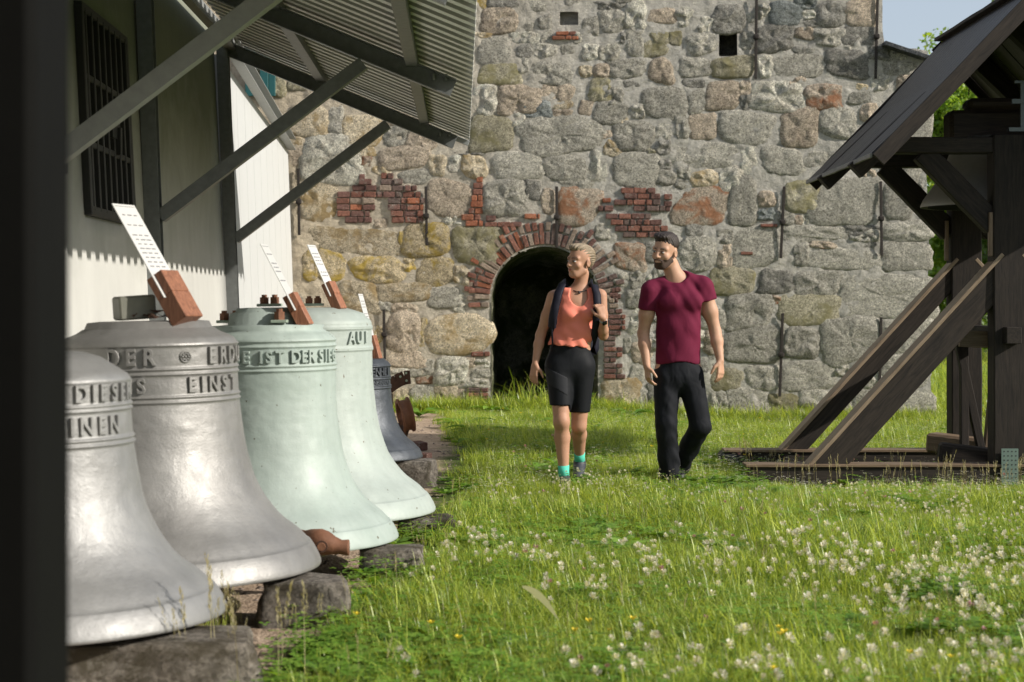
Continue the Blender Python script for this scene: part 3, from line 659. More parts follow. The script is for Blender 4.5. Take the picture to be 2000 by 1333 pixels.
# ------------------------------------------------------------------ church bells standing on granite blocks
def paint_mat(name, c1, c2, rough, metal, bs=.35, chips=None, streak=.3):
    m, n, l, b = nodes(name); co = coords(n, l, 1, rand=True)
    c = mixc(n, l, ramp(n, l, ntex(n, l, co, 3.5, 7, .65), [(.3, 0.), (.7, 1.)]), c1, c2)
    st = ramp(n, l, ntex(n, l, coords(n, l, 1, rand=True, vscale=(6, 6, .8)), 2.2, 6, .65), [(.35, 1 - streak), (.65, 1.)])
    c = mixc(n, l, .8, c, st, 'MULTIPLY')
    dirt = ramp(n, l, ntex(n, l, co, 16, 9, .8), [(.28, .5), (.42, 1.0)]); c = mixc(n, l, .35, c, dirt, 'MULTIPLY')
    if chips:
        ch = ramp(n, l, ntex(n, l, co, 30, 3, .55), [(.70, 0.), (.715, 1.)]); c = mixc(n, l, ch, c, chips)
    l.new(c, b.inputs['Base Color']); b.inputs['Metallic'].default_value = metal
    rr = ramp(n, l, ntex(n, l, co, 9, 6, .7), [(.3, rough - .08), (.7, rough + .12)]); l.new(rr, b.inputs['Roughness'])
    n1 = bump(n, l, b, ntex(n, l, co, 7, 8, .75), bs, .018)
    n2 = bump(n, l, b, ntex(n, l, coords(n, l, 1, rand=True, vscale=(1, 1, 7)), 14, 5, .7), bs * .5, .004, n1)
    bump(n, l, b, ntex(n, l, co, 110, 4, .7), bs * .9, .002, n2); return m
SILV = paint_mat('silver_paint', (.215, .215, .212), (.28, .28, .275), .47, .42, .3, streak=.14)
SILV2 = paint_mat('silver_paint_warm', (.205, .2, .192), (.27, .265, .255), .46, .42, .28, streak=.14)
MINT = paint_mat('mint_paint', (.29, .35, .315), (.35, .405, .375), .56, .05, .22, (.10, .09, .06), .15)
PALE = paint_mat('pale_mint_paint', (.32, .37, .34), (.37, .415, .385), .56, .05, .22, (.12, .10, .07), .15)
GREY = paint_mat('grey_iron', (.05, .058, .068), (.09, .10, .115), .42, .4, .4)
RUST = M_simple('rusty_iron', (.17, .075, .04), .75, .2, .45, 25, .6, .004, 50, True)
RUSTD = M_simple('dark_rust', (.07, .035, .022), .8, .2, .4, 25, .6, .004, 50, True)
CLIP = M_simple('pale_green_metal', (.30, .36, .29), .6, .3, .2)
FL = [(0, 1.0), (.004, 1.006), (.02, 1.004), (.057, .975), (.10, .930), (.132, .885), (.137, .876), (.1375, .872), (.148, .842), (.205, .735), (.281, .53), (.33, .44), (.394, .34), (.47, .25), (.559, .176), (.68, .105), (.814, .059), (1.0, .015), (1.15, 0.0)]
glyphs = {}
def glyph(ch):
    if ch in glyphs: return glyphs[ch]
    cu = bpy.data.curves.new('g', 'FONT'); cu.body = ch; cu.size = 1; cu.extrude = .05; cu.bevel_depth = .018; cu.bevel_resolution = 0; cu.offset = .012; cu.resolution_u = 3
    o = bpy.data.objects.new('g', cu); C.objects.link(o); dg = bpy.context.evaluated_depsgraph_get(); me = bpy.data.meshes.new_from_object(o.evaluated_get(dg))
    V = [v.co.copy() for v in me.vertices]; Fc = [tuple(p.vertices) for p in me.polygons]
    bpy.data.objects.remove(o); bpy.data.curves.remove(cu)
    mnx = min(v.x for v in V); mxx = max(v.x for v in V); mny = min(v.y for v in V); mxy = max(v.y for v in V)
    V = [((v.x - (mnx + mxx) / 2) / (mxy - mny), (v.y - mny) / (mxy - mny), v.z) for v in V]; glyphs[ch] = (V, Fc); return glyphs[ch]
def bell(name, label, cx, Y, rm, rb, z0, zs, disc, mat, lines, texts, roll=0, group='church bells standing in a row by the shed', extra=0):
    """zs: world z of the top of the straight waist; disc: list of (r, z) world above"""
    t = thing(name, label, 'bell', (cx, Y, z0), 0, group)
    t.rotation_euler = (0, R(roll), 0)
    prof = []; H = zs - z0; zb_ = min(.82 * rm, H - .30)
    fz = [q[0] * rm for q in FL] + [9]; fr = [q[1] for q in FL] + [0]
    for zz in [q[0] * rm for q in FL if q[0] <= .15]: prof.append((rb + float(np.interp(zz, fz, fr)) * (rm - rb), zz))
    # smooth flare
    zs_ = np.linspace(.16 * rm, zb_, 40); rr_ = np.interp(zs_, fz, fr)
    for _ in range(3): rr_[1:-1] = (rr_[:-2] + rr_[1:-1] * 2 + rr_[2:]) / 4
    prof += [(rb + q * (rm - rb), z) for z, q in zip(zs_, rr_)]
    base = zb_ + .012
    # fine steps with raised lines
    zz = np.linspace(base, H - .035, 120)
    LN = [lz - z0 for lz in lines]
    for z in zz:
        k = sum(.0075 * math.exp(-((z - q) / .0055) ** 2) for q in LN); prof.append((rb + k + float(np.interp(z, fz, fr)) * (rm - rb), z))
    prof += [(rb - .003, H - .025), (rb - .012, H - .012), (rb - .03, H), ] + [(r, z - z0) for r, z in disc] + [(0, disc[-1][1] - z0)]
    inn = [(r - .075, z) for r, z in [p for p in prof if p[1] < H - .15]][::-4]
    inn[-1] = (rm - .07, 0)
    body = inn + prof; sd = random.Random(hash(name) % 99 + int(Y * 10)).random() * 30
    V, Fc = lathe(body, 160, jit=lambda a, z: .0022 * noise.noise(Vector((math.sin(a) * 3 + sd, math.cos(a) * 3, z * 9))) + .0012 * noise.noise(Vector((math.sin(a) * 9 + sd, math.cos(a) * 9, z * 30))))
    add('bell_body', mesh('bell_body', V, Fc, True), mat, t)
    for (s, zt, zb, chars) in texts:      # chars: (char, angle)
        zt -= z0; zb -= z0; h = zt - zb; a_cam = math.atan2(-cx, Y)
        for ch, a0, wsc in chars:
            gV, gF = glyph(ch); VV = []
            for (x, y, z) in gV:
                a = a0 + a_cam + x * h * wsc / rb; r = rb + .001 + (z + .05) * .11 * (h / .066)
                VV.append((r * math.sin(a), -r * math.cos(a), zb + y * h))
            add('letter', mesh('letter', VV, gF), mat, t)
    return t
def rosette(t, ang, z, rb, mat):
    bm = bmesh.new(); c = Vector((math.sin(ang), -math.cos(ang), 0)); p = c * (rb + .002) + Vector((0, 0, z)); tx = Vector((math.cos(ang), math.sin(ang), 0))
    for k in range(8):
        a = k * math.pi / 4; q = p + tx * math.cos(a) * .013 + Vector((0, 0, math.sin(a) * .013)); bmesh.ops.create_icosphere(bm, subdivisions=1, radius=.0055, matrix=Matrix.Translation(q))
    V, Fc = tube([p + tx * math.cos(a) * .022 + Vector((0, 0, math.sin(a) * .022)) for a in np.linspace(0, 2 * math.pi, 20)[:-1]], .0035, 5, True)
    vs = [bm.verts.new(v) for v in V]; [bm.faces.new([vs[i] for i in f]) for f in Fc]; bmesh.ops.create_icosphere(bm, subdivisions=1, radius=.006, matrix=Matrix.Translation(p))
    add('rosette', bm, mat, t)
def zf(py, Y, rb): return CH - (py - HZ) * (Y - rb) / F
# bell 1 (nearest, silver)
Y = 6.15; rb = .304
def Lz(rows): return [zf(y, Y, rb) for y in rows]
b1 = bell('church_bell', 'silver-painted bell nearest the dark post, lettered DIESE and EINEN', XX(88, Y), Y, .615, rb, ZZ(1203, Y), zf(733, Y, rb), [(.22, zf(706, Y, 0)), (.205, zf(700, Y, 0)), (.15, zf(690, Y, 0)), (.12, zf(688, Y, 0))],
          SILV, Lz((745, 751, 801, 810, 868, 879)), [(1, zf(757, Y, rb), zf(792, Y, rb), [('D', .44, .8), ('I', .585, .8), ('E', .72, .75), ('S', .88, .75), ('E', 1.04, .75), ('R', 1.2, .75)]),
          (1, zf(821, Y, rb), zf(858, Y, rb), [('E', .18, .8), ('I', .325, .8), ('N', .49, .8), ('E', .69, .8), ('N', .87, .8)])], roll=-1.2)
# bell 2
Y = 7.47; rb = .363
b2 = bell('church_bell', 'large silver bell with DER, rosette and EINST lettering, grey iron block on top', XX(300, Y), Y, .694, rb, ZZ(1110, Y), zf(660, Y, rb), [(rb - .07, zf(652, Y, rb)), (.27, zf(642, Y, 0)), (.262, zf(641, Y, 0)), (.25, zf(629, Y, 0)), (.2, zf(627, Y, 0))],
          SILV2, Lz((667, 677, 724, 734, 779, 789)), [(1, zf(682, Y, rb), zf(716, Y, rb), [('D', -.39, .85), ('E', -.19, .85), ('R', .01, .85), ('E', .745, .8), ('R', .93, .8), ('D', 1.10, .8), ('U', 1.28, .8)]),
          (1, zf(740, Y, rb), zf(771, Y, rb), [('N', -.26, .9), ('S', -.09, .9), ('E', .476, .85), ('I', .60, .8), ('N', .757, .85), ('S', .936, .85), ('T', 1.12, .85)])], roll=-1.2)
rosette(b2, .405 + .196, zf(700, Y, rb) - b2.location.z, rb, SILV2)
# bell 3
Y = 8.75; rb = .3275
b3 = bell('church_bell', 'mint green bell with lettering IST DER SIEG and a slotted wooden block on top', XX(529, Y), Y, .62, rb, ZZ(1054, Y), zf(653, Y, rb), [(rb - .06, zf(646, Y, rb)), (.275, zf(636, Y, 0)), (.19, zf(634, Y, 0)), (.185, zf(613, Y, 0)), (.155, zf(609, Y, 0)), (.15, zf(602, Y, 0)), (.1, zf(601, Y, 0))],
          MINT, Lz((663, 668, 679, 717, 726)), [(1, zf(686, Y, rb), zf(711, Y, rb), [('B', -.46, .85), ('E', -.31, .85), ('I', -.10, .85), ('S', .01, .85), ('T', .165, .85), ('D', .40, .85), ('E', .54, .85), ('R', .67, .85), ('S', .84, .85), ('I', .95, .8), ('E', 1.06, .8), ('G', 1.2, .8)])], roll=-.8)
# bell 4
Y = 10.1; rb = .349
b4 = bell('church_bell', 'tall pale mint bell lettered AUF, fourth from the dark post', XX(610, Y), Y, .693, rb, ZZ(1000, Y), zf(622, Y, rb), [(rb - .045, zf(614, Y, rb)), (.25, zf(607, Y, 0)), (.20, zf(602, Y, 0)), (.1, zf(601, Y, 0))],
          PALE, Lz((641, 645, 683, 687)), [(1, zf(650, Y, rb), zf(674, Y, rb), [('A', .70, .8), ('U', .87, .8), ('F', 1.07, .8)])], roll=-.8)
# bell 5
Y = 12.9; rb = .262
b5 = bell('church_bell', 'small dark grey bell at the far end of the row, two bands of tiny letters', XX(691, Y), Y, .494, rb, ZZ(893, Y), zf(706, Y, rb), [(rb - .04, zf(703, Y, rb)), (.12, zf(700, Y, 0))],
          GREY, [zf(y, Y, rb) for y in (713, 717, 738, 742, 756, 760)], [(1, zf(720, Y, rb), zf(735, Y, rb), [(c, .1 + .145 * i, .85) for i, c in enumerate('ENDENHEI')]), (1, zf(745, Y, rb), zf(754, Y, rb), [(c, .1 + .1 * i, .9) for i, c in enumerate('ERSTENGLOCKE')])])
# ---- granite blocks under the bells
GR = M_stone('granite_block', (.19, .165, .135), (.33, .30, .26), (.10, .085, .06), .2)
def block(px, py, Y, w, d, h, label, rz=0, top=None, seed=1):
    zt = ZZ(py, Y) if top is None else top
    bm = bmesh.new(); bmesh.ops.create_cube(bm, size=1.0); bmesh.ops.subdivide_edges(bm, edges=bm.edges[:], cuts=8, use_grid_fill=True)
    zb = hill(XX(px, Y), Y) - .03; h = zt - zb
    for v in bm.verts:
        p = v.co.copy(); q = Vector((p.x * w, p.y * d, p.z * h)); rr = (abs(p.x * 2) ** 14 + abs(p.y * 2) ** 14 + abs(p.z * 2) ** 14) ** (1 / 14)
        q *= 1 / max(1, rr) ; k = noise.noise(q * 6 + Vector((seed, 0, 0))) * .045 + noise.noise(q * 22 + Vector((seed, 5, 0))) * .01
        v.co = q + q.normalized() * k * (0.4 if p.z > .45 else 1)
    o = add('granite_block', bm, GR, smooth=True); o.location = (XX(px, Y), Y, zb + h / 2); o.rotation_euler = (0, 0, rz)
    return tag(o, label, 'block', 'granite blocks under the bells')
block(200, 1240, 5.86, 1.0, .34, .2, 'broad granite block under nearest silver bell, right end lit', .12, top=b1.location.z - .012, seed=1)
block(592, 1130, 7.25, .35, .24, .18, 'granite block in grass under right rim of the large silver bell', .1, top=b2.location.z - .006, seed=2)
block(768, 1050, 8.55, .29, .24, .15, 'granite block under right rim of the mint green bell', -.1, top=b3.location.z - .006, seed=3)
block(832, 1000, 9.95, .30, .26, .13, 'pale topped granite block under right rim of tall pale bell', .2, top=b4.location.z - .006, seed=4)
block(800, 905, 12.75, .34, .28, .14, 'granite block under the small dark grey bell', 0, top=b5.location.z - .006, seed=5)
for i, (bb, lab) in enumerate(((b2, 'granite block hidden under left side of the large silver bell'), (b3, 'granite block under left side of the mint green bell'), (b4, 'granite block under left side of the tall pale bell'), (b5, 'granite block under left side of the small grey bell'))):
    x, y = bb.location.x - .35, bb.location.y - .12; block(1000 + x / y * F, 0, y, .34, .3, .15, lab, .1, top=bb.location.z - .006, seed=10 + i)
# ---- things on the bells
REDW = M_wood('reddish_hardwood', (.13, .05, .028), (.36, .16, .09), .55, 1.4, (16, 16, 1.3), .5)
PL = M_simple('white_plate', (.52, .52, .51), .35, 0, .02); INK = M_simple('grey_print', (.16, .16, .17), .6)
def sign(label, px, py, Y, wpl, lpl, yaw, lean, bw=.10, bh=.17, bd=.05):
    """slotted wooden block with a slanting plate; origin at the foot of the block"""
    t = thing('information_sign', label, 'sign', tuple(P(px, py, Y)), 0, 'information signs on the bells')
    M_ = Matrix.Rotation(yaw, 4, 'Z') @ Matrix.Rotation(-lean, 4, 'Y')     # local x = facing, y = width, z = up the plate
    def part(name, bm, mat, par=t):
        for v in bm.verts: v.co = M_ @ v.co
        return add(name, bm, mat, par)
    g = .004
    bm = bmesh.new(); bbox(bm, (0, 0, bh * .26), (bd, bw, bh * .56), None, .003)
    for s in (-1, 1): bbox(bm, (s * (bd / 4 + g / 2), 0, bh * .77), (bd / 2 - g, bw - .001, bh * .46), None, .002)
    part('wooden_block', bm, REDW)
    pl = part('plate', box((0, 0, bh * .5 + lpl / 2), (.004, wpl, lpl), bev=.0005), PL)
    bm = bmesh.new(); zt = bh * .5 + lpl
    bbox(bm, (.0028, 0, zt - .012), (.001, wpl * .86, .002))
    z = zt - .055; r_ = random.Random(int(px))
    while z > bh + .03:
        for k in range(3):
            w = wpl * r_.uniform(.12, .22); bbox(bm, (.0028, (k - 1) * wpl * .26, z), (.0012, w, .005))
        z -= r_.choice((.022, .022, .05))
    tag(part('print_line', bm, INK), kind='stuff')
    return t
sign('big white information plate in reddish slotted block on the large silver bell', 366, 626, 7.30, .16, .46, R(-22), R(33), .13, .22, .08)
sign('thin white information plate seen edge-on on the mint green bell', 598, 637, 8.62, .14, .36, R(-6), R(28), .09, .17, .062)
sign('small white information plate in dark block on the tall pale bell', 664, 605, 10.0, .11, .32, R(-18), R(26), .085, .165, .055)
sign('white tipped sign half hidden behind the tall pale bell', 738, 701, 12.9, .10, .40, R(-14), R(16), .08, .17, .05)
# iron block on bell 2
o = add('iron_block', box((0, 0, 0), (.15, .17, .098), bev=.008), M_simple('block_iron', (.17, .17, .14), .55, .35, .3, 20)); o.location = P(262, 604, 7.40) + Vector((0, 0, .006)); o.rotation_euler = (0, R(-4), R(22))
tag(o, 'square grey iron block lying on the large silver bell', 'block')
bm = bmesh.new(); r_ = random.Random(5)
for k in range(9):
    a = Vector((r_.uniform(-.06, .06), r_.uniform(-.04, .04), r_.uniform(0, .012)))
    vs = [bm.verts.new(a + Vector((r_.uniform(-.035, .035), r_.uniform(-.02, .02), r_.uniform(0, .03)))) for _ in range(4)]; bm.faces.new(vs)
o = add('bark_scraps', bm, RUSTD); o.location = P(300, 624, 7.3); tag(o, 'dry bark and cobweb scraps between iron block and sign', 'debris', kind='stuff')
def bolts(px, py, Y, n, par, big=1.0):
    p = P(px, py, Y) - par.location
    for k in range(n):
        q = p + Vector((k * .055 * big - (n - 1) * .027 * big, -.01 * k, 0))
        add('clamp_plate', box(q + Vector((0, 0, .004)), (.07 * big, .07, .014), bev=.002), CLIP, par)
        bm = bmesh.new(); cyl(bm, q + Vector((0, 0, .011)), q + Vector((0, 0, .045 * big)), .024 * big, seg=6); cyl(bm, q + Vector((0, 0, .045 * big)), q + Vector((0, 0, .058 * big)), .014 * big, seg=8); add('hex_nut', bm, RUST, par)
bolts(455, 629, 8.78, 2, b3); bolts(552, 630, 8.55, 1, b3, 1.1); bolts(533, 598, 8.75, 2, b3, .95)
bolts(618, 597, 10.05, 2, b4, .9)
# rusty clapper lying between the bells
cl = thing('bell_clapper', 'rusty iron clapper with round boss lying against the mint green bell', 'clapper', tuple(P(630, 1080, 7.9)))
def cp(px, py, dy=0): return P(px, py, 7.9 + dy) - cl.location
V, Fc = tube([cp(560, 1038, .18), cp(596, 1046, .10), cp(609, 1050, .05), cp(622, 1057, 0), cp(636, 1062, 0), cp(652, 1066, 0), cp(666, 1069, 0), cp(679, 1070, 0), cp(682, 1070, 0)], [.02, .022, .038, .056, .055, .040, .032, .036, .034], 18)
add('clapper_shaft', mesh('clapper_shaft', V, Fc, True), RUST, cl)
bm = bmesh.new(); p = cp(629, 1067, -.04); cyl(bm, p + Vector((0, .03, 0)), p + Vector((0, -.018, 0)), .026, seg=20); add('boss', bm, RUSTD, cl)
bm = bmesh.new(); cyl(bm, p + Vector((0, .0, 0)), p + Vector((0, -.028, 0)), .018, seg=20); add('pin', bm, RUST, cl)
# rusty wheel and strap behind the far bell
wh = thing('rusty_wheel', 'rusty spoked bell wheel standing by the tower foot', 'wheel', tuple(P(792, 846, 15.2)))
prof = [(.115, -.05), (.150, -.05), (.150, -.035), (.132, -.03), (.132, .03), (.150, .035), (.150, .05), (.115, .05), (.115, -.05)]
V, Fc = lathe(prof, 48); V = [Matrix.Rotation(R(78), 3, 'Y') @ Vector(v) for v in V]; V = [Matrix.Rotation(R(14), 3, 'Z') @ v + Vector((0, 0, .15)) for v in V]
add('rim', mesh('rim', V, Fc, True), RUST, wh)
bm = bmesh.new()
for k in range(3):
    a = k * math.pi / 3; d = Matrix.Rotation(R(14), 3, 'Z') @ (Matrix.Rotation(R(78), 3, 'Y') @ Vector((math.cos(a), math.sin(a), 0))) * .12; bar(Vector((0, 0, .15)) - d, Vector((0, 0, .15)) + d, .02, .02, up=(1, 0, .1), bm=bm)
add('spokes', bm, RUSTD, wh)
st = thing('iron_strap', 'curved riveted rusty iron strap projecting beside the small grey bell', 'strap', tuple(P(770, 745, 15.2)))
bm = bmesh.new(); pts = [P(x, y, 15.2) - st.location for x, y in ((700, 775), (735, 768), (758, 757), (775, 745), (790, 738), (801, 737))]
for a, b_ in zip(pts, pts[1:]): bar(a, b_ + (b_ - a) * .05, .035, .115, up=(0, 0, 1), bm=bm)
add('strap_body', bm, RUSTD, st)
for (x, y) in ((793, 729), (794, 744), (782, 736)):
    bm = bmesh.new(); p = P(x, y, 15.17) - st.location; cyl(bm, p + Vector((0, .02, 0)), p + Vector((0, -.012, 0)), .010, seg=10); add('rivet', bm, CLIP, st)
o = thing('strap_prop', 'rough dark timber propping the rusty wheel behind the small grey bell', 'prop', tuple(P(745, 860, 15.3)))
add('timber', bar(P(700, 800, 15.5) - o.location, P(790, 850, 15.2) - o.location, .1, .1), RUSTD, o)
add('timber', bar(P(760, 770, 15.5) - o.location, P(762, 870, 15.4) - o.location, .06, .06, up=(0, 1, 0)), RUSTD, o)
for i, (x, y, lab) in enumerate(((815, 862, 'upper red brick lying by the path next to the far bell'), (812, 884, 'lower red brick lying flat on the path by the far bell'))):
    Yb_ = 3500 * 1.28 / (y + 12 - HZ); bm = box((0, 0, 0), (.13, .24, .07), bev=.006); o = add('loose_brick', bm, MB[1]); o.location = P(x, y, Yb_ - .3); o.location.z = hill(o.location.x, o.location.y) + .04; o.rotation_euler = (0, 0, .3 + i)
    tag(o, lab, 'brick')
# loose pebbles and cobbles along the strip
peb = []; r_ = random.Random(3)
V = []; Fc = []
for k in range(900):
    y = r_.uniform(6, 19); x = r_.uniform(-1.9, -.55 if y < 9 else -.40); s = r_.choice((.006, .008, .01, .013, .02))
    n0 = len(V); z = hill(x, y)
    for (a, b_, c) in ((1, 0, 0), (-1, 0, 0), (0, 1, 0), (0, -1, 0), (0, 0, 1), (0, 0, -1)): V.append((x + a * s * r_.uniform(.7, 1.4), y + b_ * s * r_.uniform(.7, 1.4), z + c * s * .7))
    Fc += [tuple(n0 + i for i in f) for f in ((0, 2, 4), (2, 1, 4), (1, 3, 4), (3, 0, 4))]
tag(add('gravel', mesh('gravel', V, Fc, True), M_stone('pebble', (.25, .19, .15), (.42, .35, .30))), 'small pebbles scattered on the sandy strip', 'gravel', kind='stuff')
# ------------------------------------------------------------------ people (signed distance bodies turned into one mesh each)
import openvdb
def seg_d(Pp, a, b, ra, rb):
    a = np.array(a, 'f4'); b = np.array(b, 'f4'); ba = b - a; pa = Pp - a
    h = np.clip((pa @ ba) / max(1e-9, float(ba @ ba)), 0, 1)
    return np.sqrt(((pa - h[..., None] * ba) ** 2).sum(-1)) - (ra + (rb - ra) * h)
def ell_d(Pp, c, r, M=None):
    q = Pp - np.array(c, 'f4')
    if M is not None: q = q @ np.array(M, 'f4')      # columns are the local axes
    r = np.array(r, 'f4'); k0 = np.sqrt(((q / r) ** 2).sum(-1)); k1 = np.sqrt(((q / (r * r)) ** 2).sum(-1)) + 1e-9
    return k0 * (k0 - 1) / k1
def cone_e(Pp, a, b, r0, r1, M=None):
    """elliptic limb: r0=(rx,ry) at a, r1=(rx,ry) at b, width axis = M's x"""
    a = np.array(a, 'f4'); b = np.array(b, 'f4'); ba = b - a; L = float(np.sqrt(ba @ ba)); d = ba / L
    x = np.array((1, 0, 0), 'f4') if M is None else np.array(M, 'f4'); x = x - d * (x @ d); x /= np.sqrt(x @ x); y = np.cross(d, x)
    pa = Pp - a; t = pa @ d; h = np.clip(t / L, 0, 1)
    rx = r0[0] + (r1[0] - r0[0]) * h; ry = r0[1] + (r1[1] - r0[1]) * h
    u = pa @ x; v = pa @ y; w = t - h * L
    m = np.minimum(rx, ry); k = np.sqrt((u / rx) ** 2 + (v / ry) ** 2 + (w / m) ** 2)
    return (k - 1) * m
def smin(a, b, k):
    h = np.clip(.5 + .5 * (b - a) / k, 0, 1); return b + (a - b) * h - k * h * (1 - h)
def sdf(prims, lo, hi, vox):
    """prims: (kind, args, k) ; kind prefix '-' subtracts. returns grid array"""
    n = np.ceil((np.array(hi) - np.array(lo)) / vox).astype(int)
    ax = [lo[i] + vox * np.arange(n[i]) for i in range(3)]
    G = np.full(tuple(n), .05, 'f4')
    for kind, args, k in prims:
        sub = kind[0] == '-'; kd = kind.lstrip('-')
        if kd in ('s', 'ce'): c0 = np.minimum(args[0], args[1]); c1 = np.maximum(args[0], args[1]); rr = max(np.max(args[2]), np.max(args[3]))
        elif kd == 'e': c0 = c1 = np.array(args[0]); rr = max(args[1])
        elif kd == 'f': c0 = np.array(lo); c1 = np.array(hi); rr = 0
        pad = rr + .06
        i0 = np.maximum(0, ((c0 - pad - lo) / vox).astype(int)); i1 = np.minimum(n, ((c1 + pad - lo) / vox).astype(int) + 2)
        if (i1 <= i0).any(): continue
        sl = tuple(slice(a, b) for a, b in zip(i0, i1))
        g = np.stack(np.meshgrid(*[ax[i][sl[i]] for i in range(3)], indexing='ij'), -1).astype('f4')
        d = {'s': seg_d, 'e': ell_d, 'ce': cone_e}[kd](g, *args) if kd != 'f' else args(g)
        if sub: G[sl] = -smin(-G[sl], d, k) if k > 0 else np.maximum(G[sl], -d)
        elif kd == 'f' and False: pass
        else: G[sl] = smin(G[sl], d, k)
    return G, lo, vox
def cut(Gt, fn):
    G, lo, vox = Gt
    ax = [lo[i] + vox * np.arange(G.shape[i]) for i in range(3)]
    g = np.stack(np.meshgrid(*ax, indexing='ij'), -1).astype('f4')
    return (np.maximum(G, fn(g)), lo, vox)
def vmesh(name, Gt, smooth_it=2):
    G, lo, vox = Gt
    G = np.pad(G, 2, constant_values=.05); G = np.clip(G, -.05, .05)
    g = openvdb.FloatGrid(.05); g.copyFromArray(G.astype('f4')); pts, tris, quads = g.convertToPolygons(0.0, 0.0) if True else None
    pts = (pts - 2) * vox + np.array(lo)
    fc = [tuple(int(i) for i in q) for q in quads] + [tuple(int(i) for i in t) for t in tris]
    me = bpy.data.meshes.new(name); me.from_pydata([tuple(map(float, p)) for p in pts], [], [f[::-1] for f in fc]); me.update()
    bm = bmesh.new(); bm.from_mesh(me); bmesh.ops.recalc_face_normals(bm, faces=bm.faces)
    for _ in range(smooth_it): bmesh.ops.smooth_vert(bm, verts=bm.verts, factor=.5, use_axis_x=True, use_axis_y=True, use_axis_z=True)
    for f in bm.faces: f.smooth = True
    bm.to_mesh(me); bm.free(); return me
def skin_mat(name, c1, c2):
    m, n, l, b = nodes(name); co = coords(n, l, 1)
    c = mixc(n, l, ntex(n, l, co, 9, 5), c1, c2); l.new(c, b.inputs['Base Color']); b.inputs['Roughness'].default_value = .56; b.inputs['Specular IOR Level'].default_value = .3
    b.inputs['Subsurface Weight'].default_value = .06; b.inputs['Subsurface Radius'].default_value = (.02, .008, .004); b.inputs['Subsurface Scale'].default_value = .5
    bump(n, l, b, ntex(n, l, co, 70, 4), .15, .003); return m
def cloth_mat(name, c, rough=.85, fold=.5, sheen=.2):
    m, n, l, b = nodes(name); co = coords(n, l, 1)
    w = ntex(n, l, coords(n, l, 1, vscale=(1.2, 1.2, .7)), 7, 2, .45, .7)
    l.new(mixc(n, l, w, tuple(x * .88 for x in c), tuple(x * 1.1 for x in c)), b.inputs['Base Color']); b.inputs['Roughness'].default_value = rough; b.inputs['Specular IOR Level'].default_value = .15
    n1 = bump(n, l, b, w, fold * .9, .022); bump(n, l, b, ntex(n, l, co, 400, 2), .2, .001, n1); return m
def head_prims(c, M, s=1.0, female=False, smile=0.0):
    """c centre at eye level, M columns = right, back, up of the head"""
    c = np.array(c); M = np.array(M)
    def T(x, y, z): return tuple(c + M @ (np.array((x, y, z)) * s))
    def E(x, y, z, rx, ry, rz, k=.02, sub=False): return ('-e' if sub else 'e', (T(x, y, z), (rx * s, ry * s, rz * s), M), k * s)
    def S(a, b, ra, rb, k=.012, sub=False): return ('-s' if sub else 's', (T(*a), T(*b), ra * s, rb * s), k * s)
    jw = .9 if female else 1.0
    p = [E(0, .012, .042, .074, .092, .082), E(0, -.02, -.02, .058 * jw, .072, .088, .03), E(0, -.052, -.088, .030 * jw, .030, .026, .03),
         S((-.050 * jw, .0, -.060), (-.02, -.055, -.092), .022, .020, .02), S((.050 * jw, .0, -.060), (.02, -.055, -.092), .022, .020, .02),
         E(-.040, -.060, -.026, .024, .022, .022, .02), E(.040, -.060, -.026, .024, .022, .022, .02),
         S((-.046, -.066, .026), (.046, -.066, .026), .014, .014, .012),
         E(-.032, -.094, .004, .018, .012, .012, .010, True), E(.032, -.094, .004, .018, .012, .012, .010, True),
         E(-.031, -.078, .003, .0135, .0135, .0125, .003), E(.031, -.078, .003, .0135, .0135, .0125, .003),
         S((0, -.086, .016), (0, -.108, -.026), .008, .012, .010), E(-.012, -.094, -.030, .009, .010, .008, .006), E(.012, -.094, -.030, .009, .010, .008, .006),
         E(0, -.082, -.060, .027 + .006 * smile, .014, .016, .012), E(0, -.093, -.053, .020 + .007 * smile, .007, .0055, .004), E(0, -.092, -.065, .018 + .006 * smile, .008, .0065, .004),
         S((-.020 - .006 * smile, -.093, -.0585 + .004 * smile), (.020 + .006 * smile, -.093, -.0585 + .004 * smile), .002, .002, .004, True),
         E(-.076, .012, -.008, .010, .019, .031, .008), E(.076, .012, -.008, .010, .019, .031, .008), E(-.084, .006, -.006, .006, .010, .018, .004, True), E(.084, .006, -.006, .006, .010, .018, .004, True)]
    return p, T
def rotm(yaw, pitch, roll):
    """yaw>0 turns the face toward the picture's left; pitch>0 looks down; roll tilts"""
    return np.array((Matrix.Rotation(yaw, 3, 'Z').inverted() @ Matrix.Rotation(-pitch, 3, 'X').inverted() @ Matrix.Rotation(roll, 3, 'Y')))
